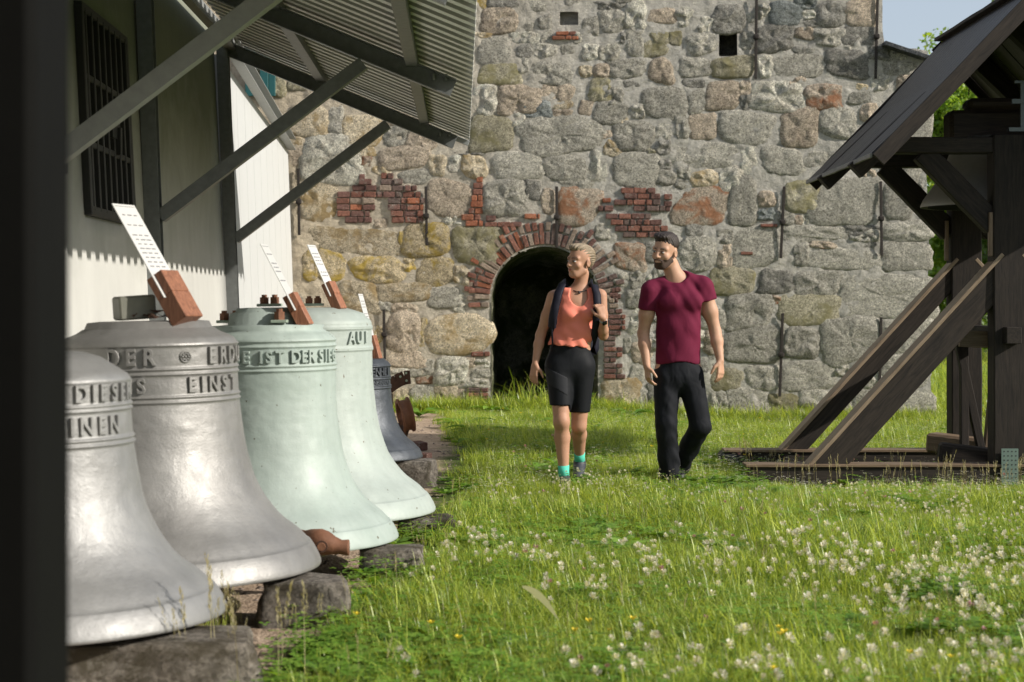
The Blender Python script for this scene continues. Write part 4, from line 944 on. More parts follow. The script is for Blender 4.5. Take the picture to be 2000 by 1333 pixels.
def hand_prims(w, d, nrm, thumb, curl=.5, L=.18, s=1.0):
    """w wrist, d direction of the hand, nrm palm normal (fingers curl toward it), thumb: side vector toward the thumb"""
    w = np.array(w); d = np.array(d, float); d /= np.linalg.norm(d); nrm = np.array(nrm, float); nrm -= d * (nrm @ d); nrm /= np.linalg.norm(nrm)
    side = np.cross(d, nrm); side *= np.sign(side @ np.array(thumb)); p = []
    pl = .088 * s
    for k, o in enumerate((-.030, -.011, .009, .028)): p.append(('s', (tuple(w + side * o * .55 * s + d * .008), tuple(w + d * pl + side * o * s), .0145 * s, .0115 * s), .012))
    for k, (o, ln) in enumerate(zip((-.031, -.011, .010, .030), (.062, .078, .084, .074))):
        q = w + d * pl * .97 + side * o * s; dd = d.copy(); a = curl * (1.0 + .1 * (3 - k)); sp = side * (o * .9)
        for j, f in enumerate((.44, .32, .24)):
            ang = a * (.45 + .55 * j) ; nd = d * math.cos(ang) + nrm * math.sin(ang) + sp; nd /= np.linalg.norm(nd)
            q2 = q + nd * ln * f * s; r0 = (.0098 - j * .0012) * s; p.append(('s', (tuple(q), tuple(q2), r0, r0 - .001), .0035)); q = q2
    q = w + d * .022 * s + side * .024 * s; td = d * .62 + side * .62 + nrm * .4; td /= np.linalg.norm(td)
    q2 = q + td * .040 * s; p.append(('s', (tuple(q), tuple(q2), .0155 * s, .0125 * s), .010)); td2 = d * .86 + side * .2 + nrm * .45; td2 /= np.linalg.norm(td2)
    q3 = q2 + td2 * .030 * s; p.append(('s', (tuple(q2), tuple(q3), .0118 * s, .0105 * s), .004)); q4 = q3 + td2 * .022 * s; p.append(('s', (tuple(q3), tuple(q4), .0102 * s, .0085 * s), .003))
    return p
def eyes(par, T, M, s, brow_mat, female=False):
    WH = M_simple('eye_white', (.55, .52, .48), .3, 0, .02); IR = M_simple('iris_dark', (.03, .018, .012), .2)
    for sx in (-1, 1):
        bm = bmesh.new(); bmesh.ops.create_uvsphere(bm, u_segments=16, v_segments=10, radius=.0128 * s, matrix=Matrix.Translation(T(sx * .031, -.0795, .003)) @ Matrix.Diagonal((1, 1, .62, 1)))
        e = add('eye', bm, WH, par, smooth=True)
        bm = bmesh.new(); bmesh.ops.create_uvsphere(bm, u_segments=12, v_segments=8, radius=.0062 * s, matrix=Matrix.Translation(T(sx * .031 - .002, -.0895, .002))); add('iris', bm, IR, e, smooth=True)
        pts = [T(sx * (.014 + .010 * i), -.094 + .0035 * i + .0012 * i * i, .022 + (.004, .0065, .006, .001)[i]) for i in range(4)]
        V, Fc = tube(pts, [.0035, .0045, .004, .002] if not female else [.0025, .003, .0028, .0012], 6); add('eyebrow', mesh('eyebrow', V, Fc, True), brow_mat, par)
        V, Fc = tube([T(sx * (.019 + .008 * i), -.0925 + .001 * i * i, .0085 + (.001, .003, .003, -.001)[i]) for i in range(4)], .0016, 5); add('eyelash', mesh('eyelash', V, Fc, True), brow_mat, par)
# =================================================== the man
def build_man():
    Y = 13.05; J = lambda px, py, dy=0: tuple(P(px, py, Y)[i] + (dy if i == 1 else 0) for i in range(3))
    root = thing('person', 'bearded man in burgundy t-shirt and black trousers walking, head turned and smiling', 'person', tuple(P(1318, 950, Y)))
    O = np.array(root.location)
    SK = skin_mat('man_skin', (.42, .24, .155), (.52, .31, .21))
    hc = np.array(J(1299, 492, -.01)); M = rotm(R(36), R(6), R(7))
    hp_, T = head_prims(hc, M, 1.07, False, 1.0)
    shL, shR = J(1270, 569), J(1375, 562); elL, elR = J(1257, 652, .03), J(1397, 648, -.0); wrL, wrR = J(1262, 714, -.06), J(1404, 704, -.08)
    body = [('s', (J(1309, 516, .02), J(1324, 556, .03), .060, .068), .03), ('s', (J(1324, 548, .04), J(1284, 566, .02), .052, .05), .04), ('s', (J(1328, 546, .04), J(1370, 562, .02), .052, .05), .04),
            ('ce', (J(1328, 590, .01), J(1325, 700, .01), (.155, .105), (.14, .10)), .05), ('ce', (J(1325, 690, .01), J(1325, 725, .01), (.14, .10), (.15, .11)), .04)]
    for sh, el, wr in ((shL, elL, wrL), (shR, elR, wrR)):
        el2 = tuple(np.array(sh) * .45 + np.array(el) * .55)
        body += [('s', (sh, sh, .062, .062), .04), ('s', (sh, el2, .056, .053), .03), ('s', (el2, el, .052, .041), .03), ('s', (el, tuple(np.array(el) * .65 + np.array(wr) * .35), .042, .044), .02),
                 ('s', (tuple(np.array(el) * .65 + np.array(wr) * .35), wr, .043, .027), .02)]
    body += hand_prims(wrL, (.10, -.15, -1), (.9, .3, .1), (.3, -1, 0), .75, s=1.02) + hand_prims(wrR, (.02, -.12, -1), (-.7, .6, 0), (-.6, -1, 0), .55, s=1.02)
    body += [('s', (J(1300, 725), J(1299, 830, -.04), .08, .055), .03), ('s', (J(1349, 725), J(1366, 830, -.03), .08, .055), .03), ('s', (J(1299, 830, -.04), J(1309, 925, .02), .055, .04), .02), ('s', (J(1366, 830, -.03), J(1336, 905, .28), .055, .04), .02)]
    body += hp_
    lo = (hc[0] - .34, Y - .42, O[2]); hi = (hc[0] + .52, Y + .45, hc[2] + .16)
    B = vmesh('body', sdf(body, lo, hi, .0065), 1)
    def L(me):      # into the root's space
        for v in me.vertices: v.co -= root.location
        return me
    bo = add('body', L(B), SK, root)
    # t-shirt
    TS = cloth_mat('burgundy_jersey', (.125, .012, .035), .8, .55)
    shirt = [('ce', (J(1328, 578, .015), J(1327, 640, .01), (.178, .118), (.160, .118)), .05), ('ce', (J(1327, 640, .01), J(1324, 702, .01), (.160, .118), (.168, .128)), .03),
             ('s', (J(1322, 549, .03), J(1277, 563, .02), .064, .066), .04), ('s', (J(1332, 545, .03), J(1374, 558, .02), .064, .066), .04), ('e', (J(1308, 590, -.07), (.08, .05, .06)), .04), ('e', (J(1350, 590, -.07), (.08, .05, .06)), .04),
             ('s', (shL, tuple(np.array(shL) * .62 + np.array(elL) * .38), .072, .069), .03), ('s', (shR, tuple(np.array(shR) * .62 + np.array(elR) * .38), .072, .070), .03)]
    G = sdf(shirt, (hc[0] - .34, Y - .3, J(0, 730)[2]), (hc[0] + .5, Y + .3, J(0, 515)[2]), .007)
    nk = np.array(J(1319, 532, -.045)); hemz = J(0, 709)[2]; aL = (np.array(elL) - np.array(shL)); aL /= np.linalg.norm(aL); aR = (np.array(elR) - np.array(shR)); aR /= np.linalg.norm(aR)
    cL = np.array(J(1262, 606)); cR = np.array(J(1384, 588)); zt = J(0, 551)[2]
    def fn(g):
        d = (hemz + .010 * np.sin(g[..., 0] * 22)) - g[..., 2]                              # hem
        d = np.maximum(d, .078 - np.sqrt(((g - nk) ** 2 * np.array((.60, .9, 1.0))).sum(-1)))    # neckline
        inL = (g[..., 0] < J(1280, 0)[0]); d = np.maximum(d, np.where(inL, (g - cL) @ aL, -1)); inR = (g[..., 0] > J(1369, 0)[0]); d = np.maximum(d, np.where(inR, (g - cR) @ aR, -1))
        # folds
        return d
    G = cut(G, fn); g0 = G[0]; ax = [G[1][i] + G[2] * np.arange(g0.shape[i]) for i in range(3)]; gx, gy, gz = np.meshgrid(*ax, indexing='ij')
    g0 += (.0018 * np.sin(gz * 38 + gx * 60 + 3 * np.sin(gx * 9 + gz * 5)) + .0012 * np.sin(gx * 50 - gz * 31 + 2 * np.sin(gz * 17))).astype('f4')
    add('t_shirt', L(vmesh('t_shirt', G, 1)), TS, root)
    # trousers
    TR = cloth_mat('black_trousers', (.010, .011, .014), .75, .8)
    kL, kR = J(1300, 828, -.05), J(1367, 832, -.04); fL, fR = J(1309, 938, .02), J(1334, 915, .26)
    tr = [('ce', (J(1325, 704, .01), J(1325, 735, .01), (.150, .116), (.168, .130)), .03), ('s', (J(1302, 735), kL, .098, .080), .035), ('s', (J(1348, 735), kR, .098, .078), .035),
          ('s', (kL, fL, .078, .080), .02), ('s', (kR, fR, .076, .076), .02)]
    G = sdf(tr, (hc[0] - .34, Y - .3, O[2] - .02), (hc[0] + .5, Y + .5, J(0, 684)[2]), .007)
    wz = J(0, 697)[2]; G = cut(G, lambda g: np.maximum(g[..., 2] - wz, (O[2] + .035) - g[..., 2]))
    g0 = G[0]; ax = [G[1][i] + G[2] * np.arange(g0.shape[i]) for i in range(3)]; gx, gy, gz = np.meshgrid(*ax, indexing='ij')
    low = np.clip((J(0, 800)[2] - gz) / .4, 0, 1)
    g0 += ((.0008 + .0045 * low) * np.sin(gz * 52 + gx * 30 + 3 * np.sin(gx * 21 + gz * 7 + gy * 9)) + .0015 * np.sin(gx * 70 + gz * 13)).astype('f4')
    add('trousers', L(vmesh('trousers', G, 1)), TR, root)
    SH = M_simple('black_shoe', (.02, .02, .022), .5)
    for nm, a, b_, c in (('shoe', J(1309, 938, .05), J(1311, 946, -.12), J(1309, 942, .07)), ('shoe', J(1334, 925, .33), J(1332, 938, .16), J(1334, 918, .36))):
        G = sdf([('s', (a, b_, .045, .040), .02), ('s', (c, b_, .042, .032), .02), ('s', (a, tuple(np.array(a) + (0, .01, .06)), .042, .038), .02)], tuple(np.minimum(a, b_) - .1), tuple(np.maximum(a, b_) + .14), .007)
        add(nm, L(vmesh(nm, cut(G, lambda g: (O[2] + .0) - g[..., 2]), 1)), SH, root)
    # hair and beard
    HR = M_simple('dark_brown_hair', (.022, .013, .009), .55, 0, .4, 60, .9, .006, 130)
    def E(x, y, z, rx, ry, rz, k=.02, kd='e'): return (kd, (T(x, y, z), (rx * 1.07, ry * 1.07, rz * 1.07), M), k)
    hair = [E(0, .020, .058, .079, .092, .078), E(0, -.03, .105, .055, .055, .028, .02), E(-.03, -.055, .108, .03, .03, .022, .02)]
    G = sdf(hair, tuple(hc - .2), tuple(hc + .22), .0045)
    def loc(g): return ((g - hc.astype('f4')) @ M.astype('f4')) / 1.07
    def fh(g):
        q = loc(g); line = .062 + .0 * q[..., 0]; d = np.where(q[..., 1] < -.035, line - q[..., 2], -1.)
        side = np.clip((q[..., 1] + .035) / .06, 0, 1); d = np.maximum(d, (.062 - .115 * side) - q[..., 2])
        ear = np.sqrt((q[..., 1] - .012) ** 2 + (q[..., 2] + .005) ** 2) ; d = np.maximum(d, .034 - ear)
        return d
    G = cut(G, fh); g0 = G[0]; ax = [G[1][i] + G[2] * np.arange(g0.shape[i]) for i in range(3)]; gx, gy, gz = np.meshgrid(*ax, indexing='ij')
    g0 += (.003 * np.sin(gx * 260 + gz * 90) * np.sin(gy * 190 + gz * 60)).astype('f4'); add('hair', L(vmesh('hair', G, 0)), HR, root)
    # beard: jaw region of the head grown by 3 mm
    G = sdf(hp_, tuple(hc - .18), tuple(hc + .18), .004); G = (G[0] - .0022, G[1], G[2])
    def fb(g):
        q = loc(g); d = q[..., 2] - (-.046 + np.clip((q[..., 1] + .055), 0, 1) * .62)
        d = np.maximum(d, q[..., 1] + .004 + np.clip(-.075 - q[..., 2], 0, 1) * 1.2); d = np.maximum(d, -.112 - q[..., 2] - .03)
        mouth = np.sqrt((q[..., 0] / .027) ** 2 + ((q[..., 2] + .0600) / .0085) ** 2) - 1; d = np.maximum(d, np.where(q[..., 1] < -.06, -mouth * .01, -1)); return d
    add('beard', L(vmesh('beard', cut(G, fb), 0)), M_simple('beard_stubble', (.060, .036, .025), .85, 0, .4, 90, .8, .003, 200), root)
    TE = M_simple('teeth', (.62, .60, .56), .3); V, Fc = tube([T(x, -.0945 + abs(x) * .2, -.0575 + .1 * abs(x)) - np.array(root.location) if False else Vector(T(x, -.0965 + abs(x) * .25, -.0585 + .12 * abs(x))) - root.location for x in (-.019, -.01, 0, .01, .019)], .0036, 6); add('teeth', mesh('teeth', V, Fc, True), TE, root)
    Tl = lambda x, y, z: Vector(T(x, y, z)) - root.location
    eyes(root, Tl, M, 1.05, HR)
build_man()
# =================================================== the woman
def build_woman():
    Y = 12.78; J = lambda px, py, dy=0: tuple(P(px, py, Y)[i] + (dy if i == 1 else 0) for i in range(3))
    root = thing('person', 'short haired woman in coral tank top and black cycling shorts holding her rucksack strap', 'person', tuple(P(1115, 950, Y)))
    O = np.array(root.location)
    SK = skin_mat('woman_skin', (.36, .19, .12), (.46, .26, .17))
    hc = np.array(J(1133, 512, -.01)); M = rotm(R(50), R(0), R(3))
    hp_, T = head_prims(hc, M, 1.0, True, .3)
    shL, shR = J(1081, 580), J(1173, 578); elL, elR = J(1056, 655, .05), J(1178, 655, -.02); wrL, wrR = J(1045, 712, -.02), J(1176, 622, -.16)
    body = [('s', (J(1138, 535, .02), J(1130, 572, .03), .046, .050), .03), ('s', (J(1130, 570, .03), J(1090, 577, .02), .040, .038), .045), ('s', (J(1130, 570, .03), J(1168, 576, .02), .040, .038), .045),
            ('ce', (J(1128, 595, .01), J(1122, 650, .01), (.128, .088), (.112, .08)), .05), ('ce', (J(1122, 650, .01), J(1114, 700, .02), (.112, .082), (.15, .11)), .05), ('e', (J(1112, 612, -.065), (.058, .05, .052)), .03), ('e', (J(1145, 611, -.065), (.058, .05, .052)), .03)]
    for sh, el, wr in ((shL, elL, wrL), (shR, elR, wrR)):
        mid = tuple(np.array(sh) * .5 + np.array(el) * .5); fm = tuple(np.array(el) * .68 + np.array(wr) * .32)
        body += [('s', (sh, mid, .046, .040), .03), ('s', (mid, el, .040, .034), .02), ('s', (el, fm, .034, .035), .02), ('s', (fm, wr, .035, .022), .02)]
    body += hand_prims(wrL, (-.12, -.10, -1), (.5, .6, .1), (.4, -1, 0), .45, s=.92) + hand_prims(wrR, (-.28, -.05, 1), (-.5, .9, .1), (-1, -.1, 0), 1.35, s=.90)
    hL, hR = J(1092, 715, .0), J(1136, 715, .01); kL, kR = J(1096, 822, -.10), J(1131, 832, .03); anL, anR = J(1101, 928, -.06), J(1135, 905, .28)
    cfL = tuple(np.array(kL) * .7 + np.array(anL) * .3 + (0.0, .03, 0)); cfR = tuple(np.array(kR) * .7 + np.array(anR) * .3 + (0, .025, .01))
    body += [('s', (hL, kL, .088, .054), .03), ('s', (hR, kR, .088, .054), .03), ('s', (kL, kL, .054, .054), .02), ('e', (tuple(np.array(kL) + (0, -.03, .01)), (.036, .03, .045)), .02), ('s', (kL, cfL, .047, .055), .025), ('s', (cfL, anL, .055, .032), .02),
             ('s', (kR, cfR, .047, .054), .025), ('s', (cfR, anR, .054, .032), .02)]
    body += hp_
    lo = (hc[0] - .48, Y - .42, O[2]); hi = (hc[0] + .32, Y + .45, hc[2] + .16)
    def L(me):
        for v in me.vertices: v.co -= root.location
        return me
    add('body', L(vmesh('body', sdf(body, lo, hi, .0065), 1)), SK, root)
    # tank top
    CO = cloth_mat('coral_jersey', (.72, .215, .15), .7, .35)
    top = [('ce', (J(1128, 588, .01), J(1123, 645, .0), (.142, .102), (.122, .094)), .04), ('ce', (J(1123, 645, .0), J(1112, 676, .01), (.122, .094), (.152, .118)), .04), ('e', (J(1112, 614, -.07), (.062, .052, .058)), .03), ('e', (J(1145, 613, -.07), (.062, .052, .058)), .03),
           ('s', (J(1102, 572, .0), J(1102, 600, -.05), .024, .03), .03), ('s', (J(1157, 570, .0), J(1157, 600, -.05), .024, .03), .03), ('s', (J(1102, 572, .0), J(1104, 600, .09), .024, .03), .03), ('s', (J(1157, 570, .0), J(1155, 600, .09), .024, .03), .03)]
    G = sdf(top, (hc[0] - .48, Y - .3, J(0, 700)[2]), (hc[0] + .3, Y + .3, J(0, 545)[2]), .0065)
    nk = np.array(J(1130, 572, -.10)); nb = np.array(J(1130, 560, .03)); aLc = np.array(J(1076, 592, 0)); aRc = np.array(J(1180, 590, 0))
    def fn(g):
        hem = J(0, 677)[2] - .22 * (g[..., 0] - hc[0] + .05) * .35
        d = hem - g[..., 2]
        q = (g - nk) * np.array((1.15, .55, .80)); d = np.maximum(d, .080 - np.sqrt((q ** 2).sum(-1))); q = (g - nb) * np.array((1.2, .8, 1.0)); d = np.maximum(d, .072 - np.sqrt((q ** 2).sum(-1)))
        for c in (aLc, aRc): d = np.maximum(d, .062 - np.sqrt((((g - c) * np.array((1.3, .35, .8))) ** 2).sum(-1)))
        return d
    G = cut(G, fn); g0 = G[0]; ax = [G[1][i] + G[2] * np.arange(g0.shape[i]) for i in range(3)]; gx, gy, gz = np.meshgrid(*ax, indexing='ij')
    low = np.clip((J(0, 620)[2] - gz) / .2, 0, 1); g0 += (.004 * low * np.sin(gx * 75 + gz * 30) + .0015 * np.sin(gz * 80 + gx * 50)).astype('f4')
    add('tank_top', L(vmesh('tank_top', G, 1)), CO, root)
    # shorts
    SHM = cloth_mat('black_shorts', (.008, .009, .011), .65, .3); PAN = cloth_mat('grey_panel', (.022, .023, .026), .7, .2)
    mL = tuple(np.array(hL) * .28 + np.array(kL) * .72); mR = tuple(np.array(hR) * .22 + np.array(kR) * .78)
    sh = [('ce', (J(1114, 676, .02), J(1113, 718, .03), (.142, .110), (.168, .132)), .04), ('s', (hL, mL, .100, .078), .03), ('s', (hR, mR, .098, .074), .03)]
    G = sdf(sh, (hc[0] - .48, Y - .3, J(0, 830)[2]), (hc[0] + .3, Y + .35, J(0, 660)[2]), .007)
    wz = J(0, 673)[2]; zl = J(0, 791)[2]; zr = J(0, 806)[2]; xm = J(1112, 0)[0]
    G = cut(G, lambda g: np.maximum(g[..., 2] - wz, np.where(g[..., 0] < xm, zl, zr) - g[..., 2])); add('shorts', L(vmesh('shorts', G, 1)), SHM, root)
    G2 = (G[0] - .0025, G[1], G[2])
    G2 = cut(G2, lambda g: np.maximum(np.maximum(g[..., 2] - J(0, 728)[2] + .5 * (g[..., 0] - J(1090, 0)[0]) * 1.0, J(0, 762)[2] - .6 * (g[..., 0] - J(1090, 0)[0]) - g[..., 2]), np.maximum(g[..., 0] - J(1108, 0)[0], g[..., 1] - Y + .0)))
    add('shorts_panel', L(vmesh('shorts_panel', G2, 0)), PAN, root)
    # socks and shoes
    SO = cloth_mat('mint_sock', (.10, .55, .42), .8, .1); SHO = M_simple('dark_trainer', (.035, .038, .05), .6, 0, .5, 30); LIME = M_simple('sole_lime', (.30, .42, .15), .5)
    for kn, an, tip in ((kL, anL, J(1104, 948, -.20)), (kR, anR, J(1130, 938, .15))):
        kn = np.array(kn); an = np.array(an); u = (kn - an) / np.linalg.norm(kn - an); V, Fc = tube([tuple(an - u * .03 - np.array(root.location)), tuple(an + u * .03 - np.array(root.location)), tuple(an + u * .075 - np.array(root.location))], [.041, .038, .041], 16)
        add('sock', mesh('sock', V, Fc, True), SO, root)
        heel = an + np.array((0, .03, -.055)); tip = np.array(tip)
        G = sdf([('s', (tuple(heel), tuple(tip), .040, .034), .02), ('s', (tuple(an - u * .02), tuple(heel), .040, .038), .02), ('s', (tuple(an - u * .03), tuple(tip * .6 + heel * .4 + (0, 0, .01)), .036, .034), .03)], tuple(np.minimum(heel, tip) - .1), tuple(np.maximum(an, tip) + .1), .006)
        add('trainer', L(vmesh('trainer', cut(G, lambda g: (O[2] - .005) - g[..., 2]), 1)), SHO, root)
    # hair: short, swept, blonde over dark roots
    HB = M_simple('ash_blonde_hair', (.22, .17, .11), .5, 0, .85, 40, .9, .006, 140); HD = M_simple('dark_brown_brow', (.04, .024, .016), .6)
    def E(x, y, z, rx, ry, rz, k=.02): return ('e', (T(x, y, z), (rx, ry, rz), M), k)
    hair = [E(0, .024, .056, .074, .088, .070), E(.0, -.015, .100, .052, .066, .030, .02), E(.01, .06, .03, .062, .052, .075, .02), E(-.01, -.058, .104, .036, .028, .020, .015)]
    def loc(g): return (g - hc.astype('f4')) @ M.astype('f4')
    G = sdf(hair, tuple(hc - .2), tuple(hc + .22), .0045)
    def fh(g):
        q = loc(g); side = np.clip((q[..., 1] + .045) / .05, 0, 1); d = (.070 - .120 * side) - q[..., 2]; d = np.maximum(d, .030 - np.sqrt((q[..., 1] - .008) ** 2 + (q[..., 2] + .010) ** 2)); return d
    G = cut(G, fh); g0 = G[0]; ax = [G[1][i] + G[2] * np.arange(g0.shape[i]) for i in range(3)]; gx, gy, gz = np.meshgrid(*ax, indexing='ij'); q = loc(np.stack((gx, gy, gz), -1).astype('f4'))
    g0 += (.0035 * np.sin(np.arctan2(q[..., 0] + .002, q[..., 2]) * 34 + q[..., 1] * 40)).astype('f4'); add('hair', L(vmesh('hair', G, 0)), HB, root)
    hu = [E(0, .022, .010, .0725, .084, .062)]
    G = sdf(hu, tuple(hc - .2), tuple(hc + .22), .0045)
    def fu(g):
        q = loc(g); d = np.maximum(-.048 - q[..., 2], -.01 - q[..., 1]); d = np.maximum(d, .029 - np.sqrt((q[..., 1] - .008) ** 2 + (q[..., 2] + .010) ** 2)); return d
    add('hair_sides', L(vmesh('hair_sides', cut(G, fu), 0)), M_simple('dark_blonde_roots', (.12, .085, .055), .6, 0, .4, 60, .8, .004, 150), root)
    Tl = lambda x, y, z: Vector(T(x, y, z)) - root.location
    eyes(root, Tl, M, 1.0, HD, True)
    V, Fc = tube([Tl(x, -.098 + abs(x) * .35, -.0585 + .1 * abs(x)) for x in (-.018, -.009, 0, .009, .018)], [.002, .0055, .006, .0055, .002], 8); add('lips', mesh('lips', V, Fc, True), M_simple('lip_colour', (.36, .11, .09), .4), root)
    # necklace, watch
    bm = bmesh.new(); c = Vector(J(1132, 566, .02)) - root.location
    pts = []
    for a in np.linspace(0, 2 * math.pi, 29)[:-1]: pts.append(c + Vector((math.cos(a) * .062, -math.sin(a) * .070 , -.022 * (1 + math.sin(a)) + .03)))
    V, Fc = tube(pts, .0035, 6, True); nl = add('necklace', mesh('necklace', V, Fc, True), M_simple('black_cord', (.02, .02, .02), .5), root)
    bm = bmesh.new(); bmesh.ops.create_icosphere(bm, subdivisions=2, radius=.010, matrix=Matrix.Translation(c + Vector((-.004, -.074, -.022)))); add('pendant', bm, M_simple('dark_pendant', (.03, .03, .035), .3), nl, smooth=True)
    w = Vector(wrR) * .88 + Vector(elR) * .12 - root.location; d = (Vector(wrR) - Vector(elR)).normalized()
    V, Fc = tube([w - d * .011, w + d * .011], [.0275, .0265], 20); wt = add('watch', mesh('watch', V, Fc, True), M_simple('watch_band', (.30, .30, .29), .5), root)
    bm = bmesh.new(); rot = frame_rot(d, (.25, -1, 0)); bbox(bm, w + rot @ Vector((0, 0, .027)), (.034, .038, .012), rot, .004); add('watch_face', bm, M_simple('watch_black', (.008, .008, .01), .1), wt)
    # rucksack with two straps
    rk = thing('rucksack', 'dark rucksack on the woman\'s back with two shoulder straps', 'rucksack', J(1126, 640, .2)); RO = rk.location
    NV = cloth_mat('black_nylon', (.012, .012, .020), .6, .3); 
    G = sdf([('ce', (J(1128, 590, .20), J(1128, 680, .20), (.150, .09), (.165, .10)), .03), ('ce', (J(1128, 640, .28), J(1128, 675, .28), (.11, .05), (.12, .05)), .03)], (J(1060, 0)[0], Y + .08, J(0, 715)[2]), (J(1200, 0)[0], Y + .42, J(0, 550)[2]), .009)
    me = vmesh('pack_body', G, 1)
    for v in me.vertices: v.co -= RO
    add('pack_body', me, NV, rk)
    def strap(pts, w, th, mat, nm, par=rk):
        bm = bmesh.new(); pts = [Vector(p) for p in pts]; prev = None
        for i, p in enumerate(pts):
            d = (pts[min(i + 1, len(pts) - 1)] - pts[max(i - 1, 0)]).normalized(); cx = Vector(J(1128, 0, .03)); cc = Vector((cx.x, cx.y, p.z)); nrm = (p - cc); nrm.x *= .3; nrm.y *= 1.3; nrm = (nrm - d * nrm.dot(d)).normalized(); sd = d.cross(nrm)
            ring = [bm.verts.new(p - RO + sd * a * w / 2 + nrm * b_ * th / 2) for a, b_ in ((-1, -.6), (-.7, 1), (.7, 1), (1, -.6), (0, -1))]
            if prev: [bm.faces.new((prev[k], prev[(k + 1) % 5], ring[(k + 1) % 5], ring[k])) for k in range(5)]
            prev = ring
        return add(nm, bm, mat, par, smooth=True)
    strap([J(1106, 590, .16), J(1105, 561, .10), J(1103, 552, .04), J(1097, 556, -.03), J(1090, 572, -.085), J(1083, 600, -.115), J(1078, 625, -.11), J(1077, 640, -.08)], .062, .018, NV, 'shoulder_strap')
    strap([J(1077, 638, -.09), J(1078, 660, -.09), J(1079, 676, -.06), J(1076, 684, .10)], .016, .005, NV, 'webbing')
    strap([J(1152, 590, .16), J(1154, 561, .10), J(1156, 552, .04), J(1161, 558, -.04), J(1165, 575, -.09), J(1166, 600, -.12), J(1164, 630, -.10), J(1162, 655, -.04), J(1161, 690, .08)], .060, .018, NV, 'shoulder_strap')
build_woman()
# ------------------------------------------------------------------ vegetation
def leaf_mat(name, c1, c2, trans=.45, rough=.5, gl=.05):
    m = bpy.data.materials.new(name); m.use_nodes = True; n = m.node_tree.nodes; l = m.node_tree.links; n.clear()
    out = n.new('ShaderNodeOutputMaterial'); d = n.new('ShaderNodeBsdfDiffuse'); t = n.new('ShaderNodeBsdfTranslucent'); g = n.new('ShaderNodeBsdfGlossy'); g.inputs['Roughness'].default_value = rough
    at = n.new('ShaderNodeAttribute'); at.attribute_name = 'tint'; tc = n.new('ShaderNodeTexCoord')
    oi = n.new('ShaderNodeObjectInfo')
    c = mixc(n, l, at.outputs['Fac'], c1, c2)
    c = hsv_rand(n, l, c, .18)
    l.new(c, d.inputs[0]); l.new(mixc(n, l, 1.0, c, (1.35, 1.25, .55), 'MULTIPLY'), t.inputs[0])
    m1 = n.new('ShaderNodeMixShader'); m1.inputs[0].default_value = trans; l.new(d.outputs[0], m1.inputs[1]); l.new(t.outputs[0], m1.inputs[2])
    m2 = n.new('ShaderNodeMixShader'); m2.inputs[0].default_value = gl; l.new(m1.outputs[0], m2.inputs[1]); l.new(g.outputs[0], m2.inputs[2]); l.new(m2.outputs[0], out.inputs[0]); return m
GRASS = leaf_mat('grass_blade', (.080, .17, .012), (.60, .68, .12), .45, .4, .05)
CLOV = leaf_mat('clover_leaf', (.12, .26, .022), (.24, .38, .05), .4)
STRAW = leaf_mat('seed_stalk', (.30, .27, .13), (.46, .40, .24), .35)
WHITE = leaf_mat('clover_flower', (.56, .54, .46), (.76, .74, .67), .3, gl=.03)
PINK = leaf_mat('pink_clover', (.42, .22, .24), (.55, .34, .36), .3, gl=.03)
YEL = leaf_mat('buttercup_petal', (.65, .48, .03), (.75, .58, .05), .2)
BROAD = leaf_mat('broad_leaf', (.09, .21, .02), (.20, .34, .045), .45)
class MBld:
    def __init__(s): s.V = []; s.F = []; s.T = []; s.M = []
    def face(s, pts, tint, mi):
        n0 = len(s.V); s.V += [tuple(p) for p in pts]; s.F.append(tuple(range(n0, n0 + len(pts)))); s.T.append(tint); s.M.append(mi)
    def build(s, name, mats):
        m = bpy.data.meshes.new(name); m.from_pydata(s.V, [], s.F); [m.materials.append(x) for x in mats]
        m.polygons.foreach_set('material_index', s.M); a = m.attributes.new('tint', 'FLOAT', 'FACE'); a.data.foreach_set('value', s.T); m.update(); return m
def blade(B, x, y, h, w, lean, az, tint, mi=0, segs=3, z0=0):
    ca, sa = math.cos(az), math.sin(az); px, py = -sa * w / 2, ca * w / 2; prev = None
    for i in range(segs + 1):
        t = i / segs; r = lean * t * t * h; z = z0 + h * t * (1 - .25 * lean * t); ww = (1 - t) ** .7 if i else .8
        c = (x + ca * r, y + sa * r, z); cur = ((c[0] - px * ww, c[1] - py * ww, c[2]), (c[0] + px * ww, c[1] + py * ww, c[2]))
        if prev: B.face([prev[0], prev[1], cur[1], cur[0]] if i < segs else [prev[0], prev[1], cur[0]], tint, mi)
        prev = cur
def trefoil(B, x, y, z, s, az, mi, r):
    ti = r.random()
    for k in range(3):
        a = az + k * 2.094; ca, sa = math.cos(a), math.sin(a); dz = r.uniform(-.1, .25) * s
        B.face([(x, y, z), (x + (ca * .7 - sa * .45) * s, y + (sa * .7 + ca * .45) * s, z + dz), (x + ca * 1.05 * s, y + sa * 1.05 * s, z + dz * .8), (x + (ca * .7 + sa * .45) * s, y + (sa * .7 - ca * .45) * s, z + dz)], ti, mi)
def flower_head(B, x, y, z, s, mi, r):
    for k in range(34):
        u = r.uniform(-.55, 1); a = r.uniform(0, 6.28); q = math.sqrt(max(0, 1 - u * u)); d = Vector((q * math.cos(a), q * math.sin(a), u)); c = Vector((x, y, z))
        sd = d.cross(Vector((0, 0, 1)));
        if sd.length < .1: sd = Vector((1, 0, 0))
        sd = sd.normalized() * s * .17
        B.face([c + d * s * .35 - sd * .5, c + d * s * .35 + sd * .5, c + d * s * 1.05 + sd + Vector((0, 0, s * .2)), c + d * s * 1.05 - sd + Vector((0, 0, s * .2))], r.random() if u > -.2 else 0, mi)
SRC = bpy.data.collections.new('meadow_sources')
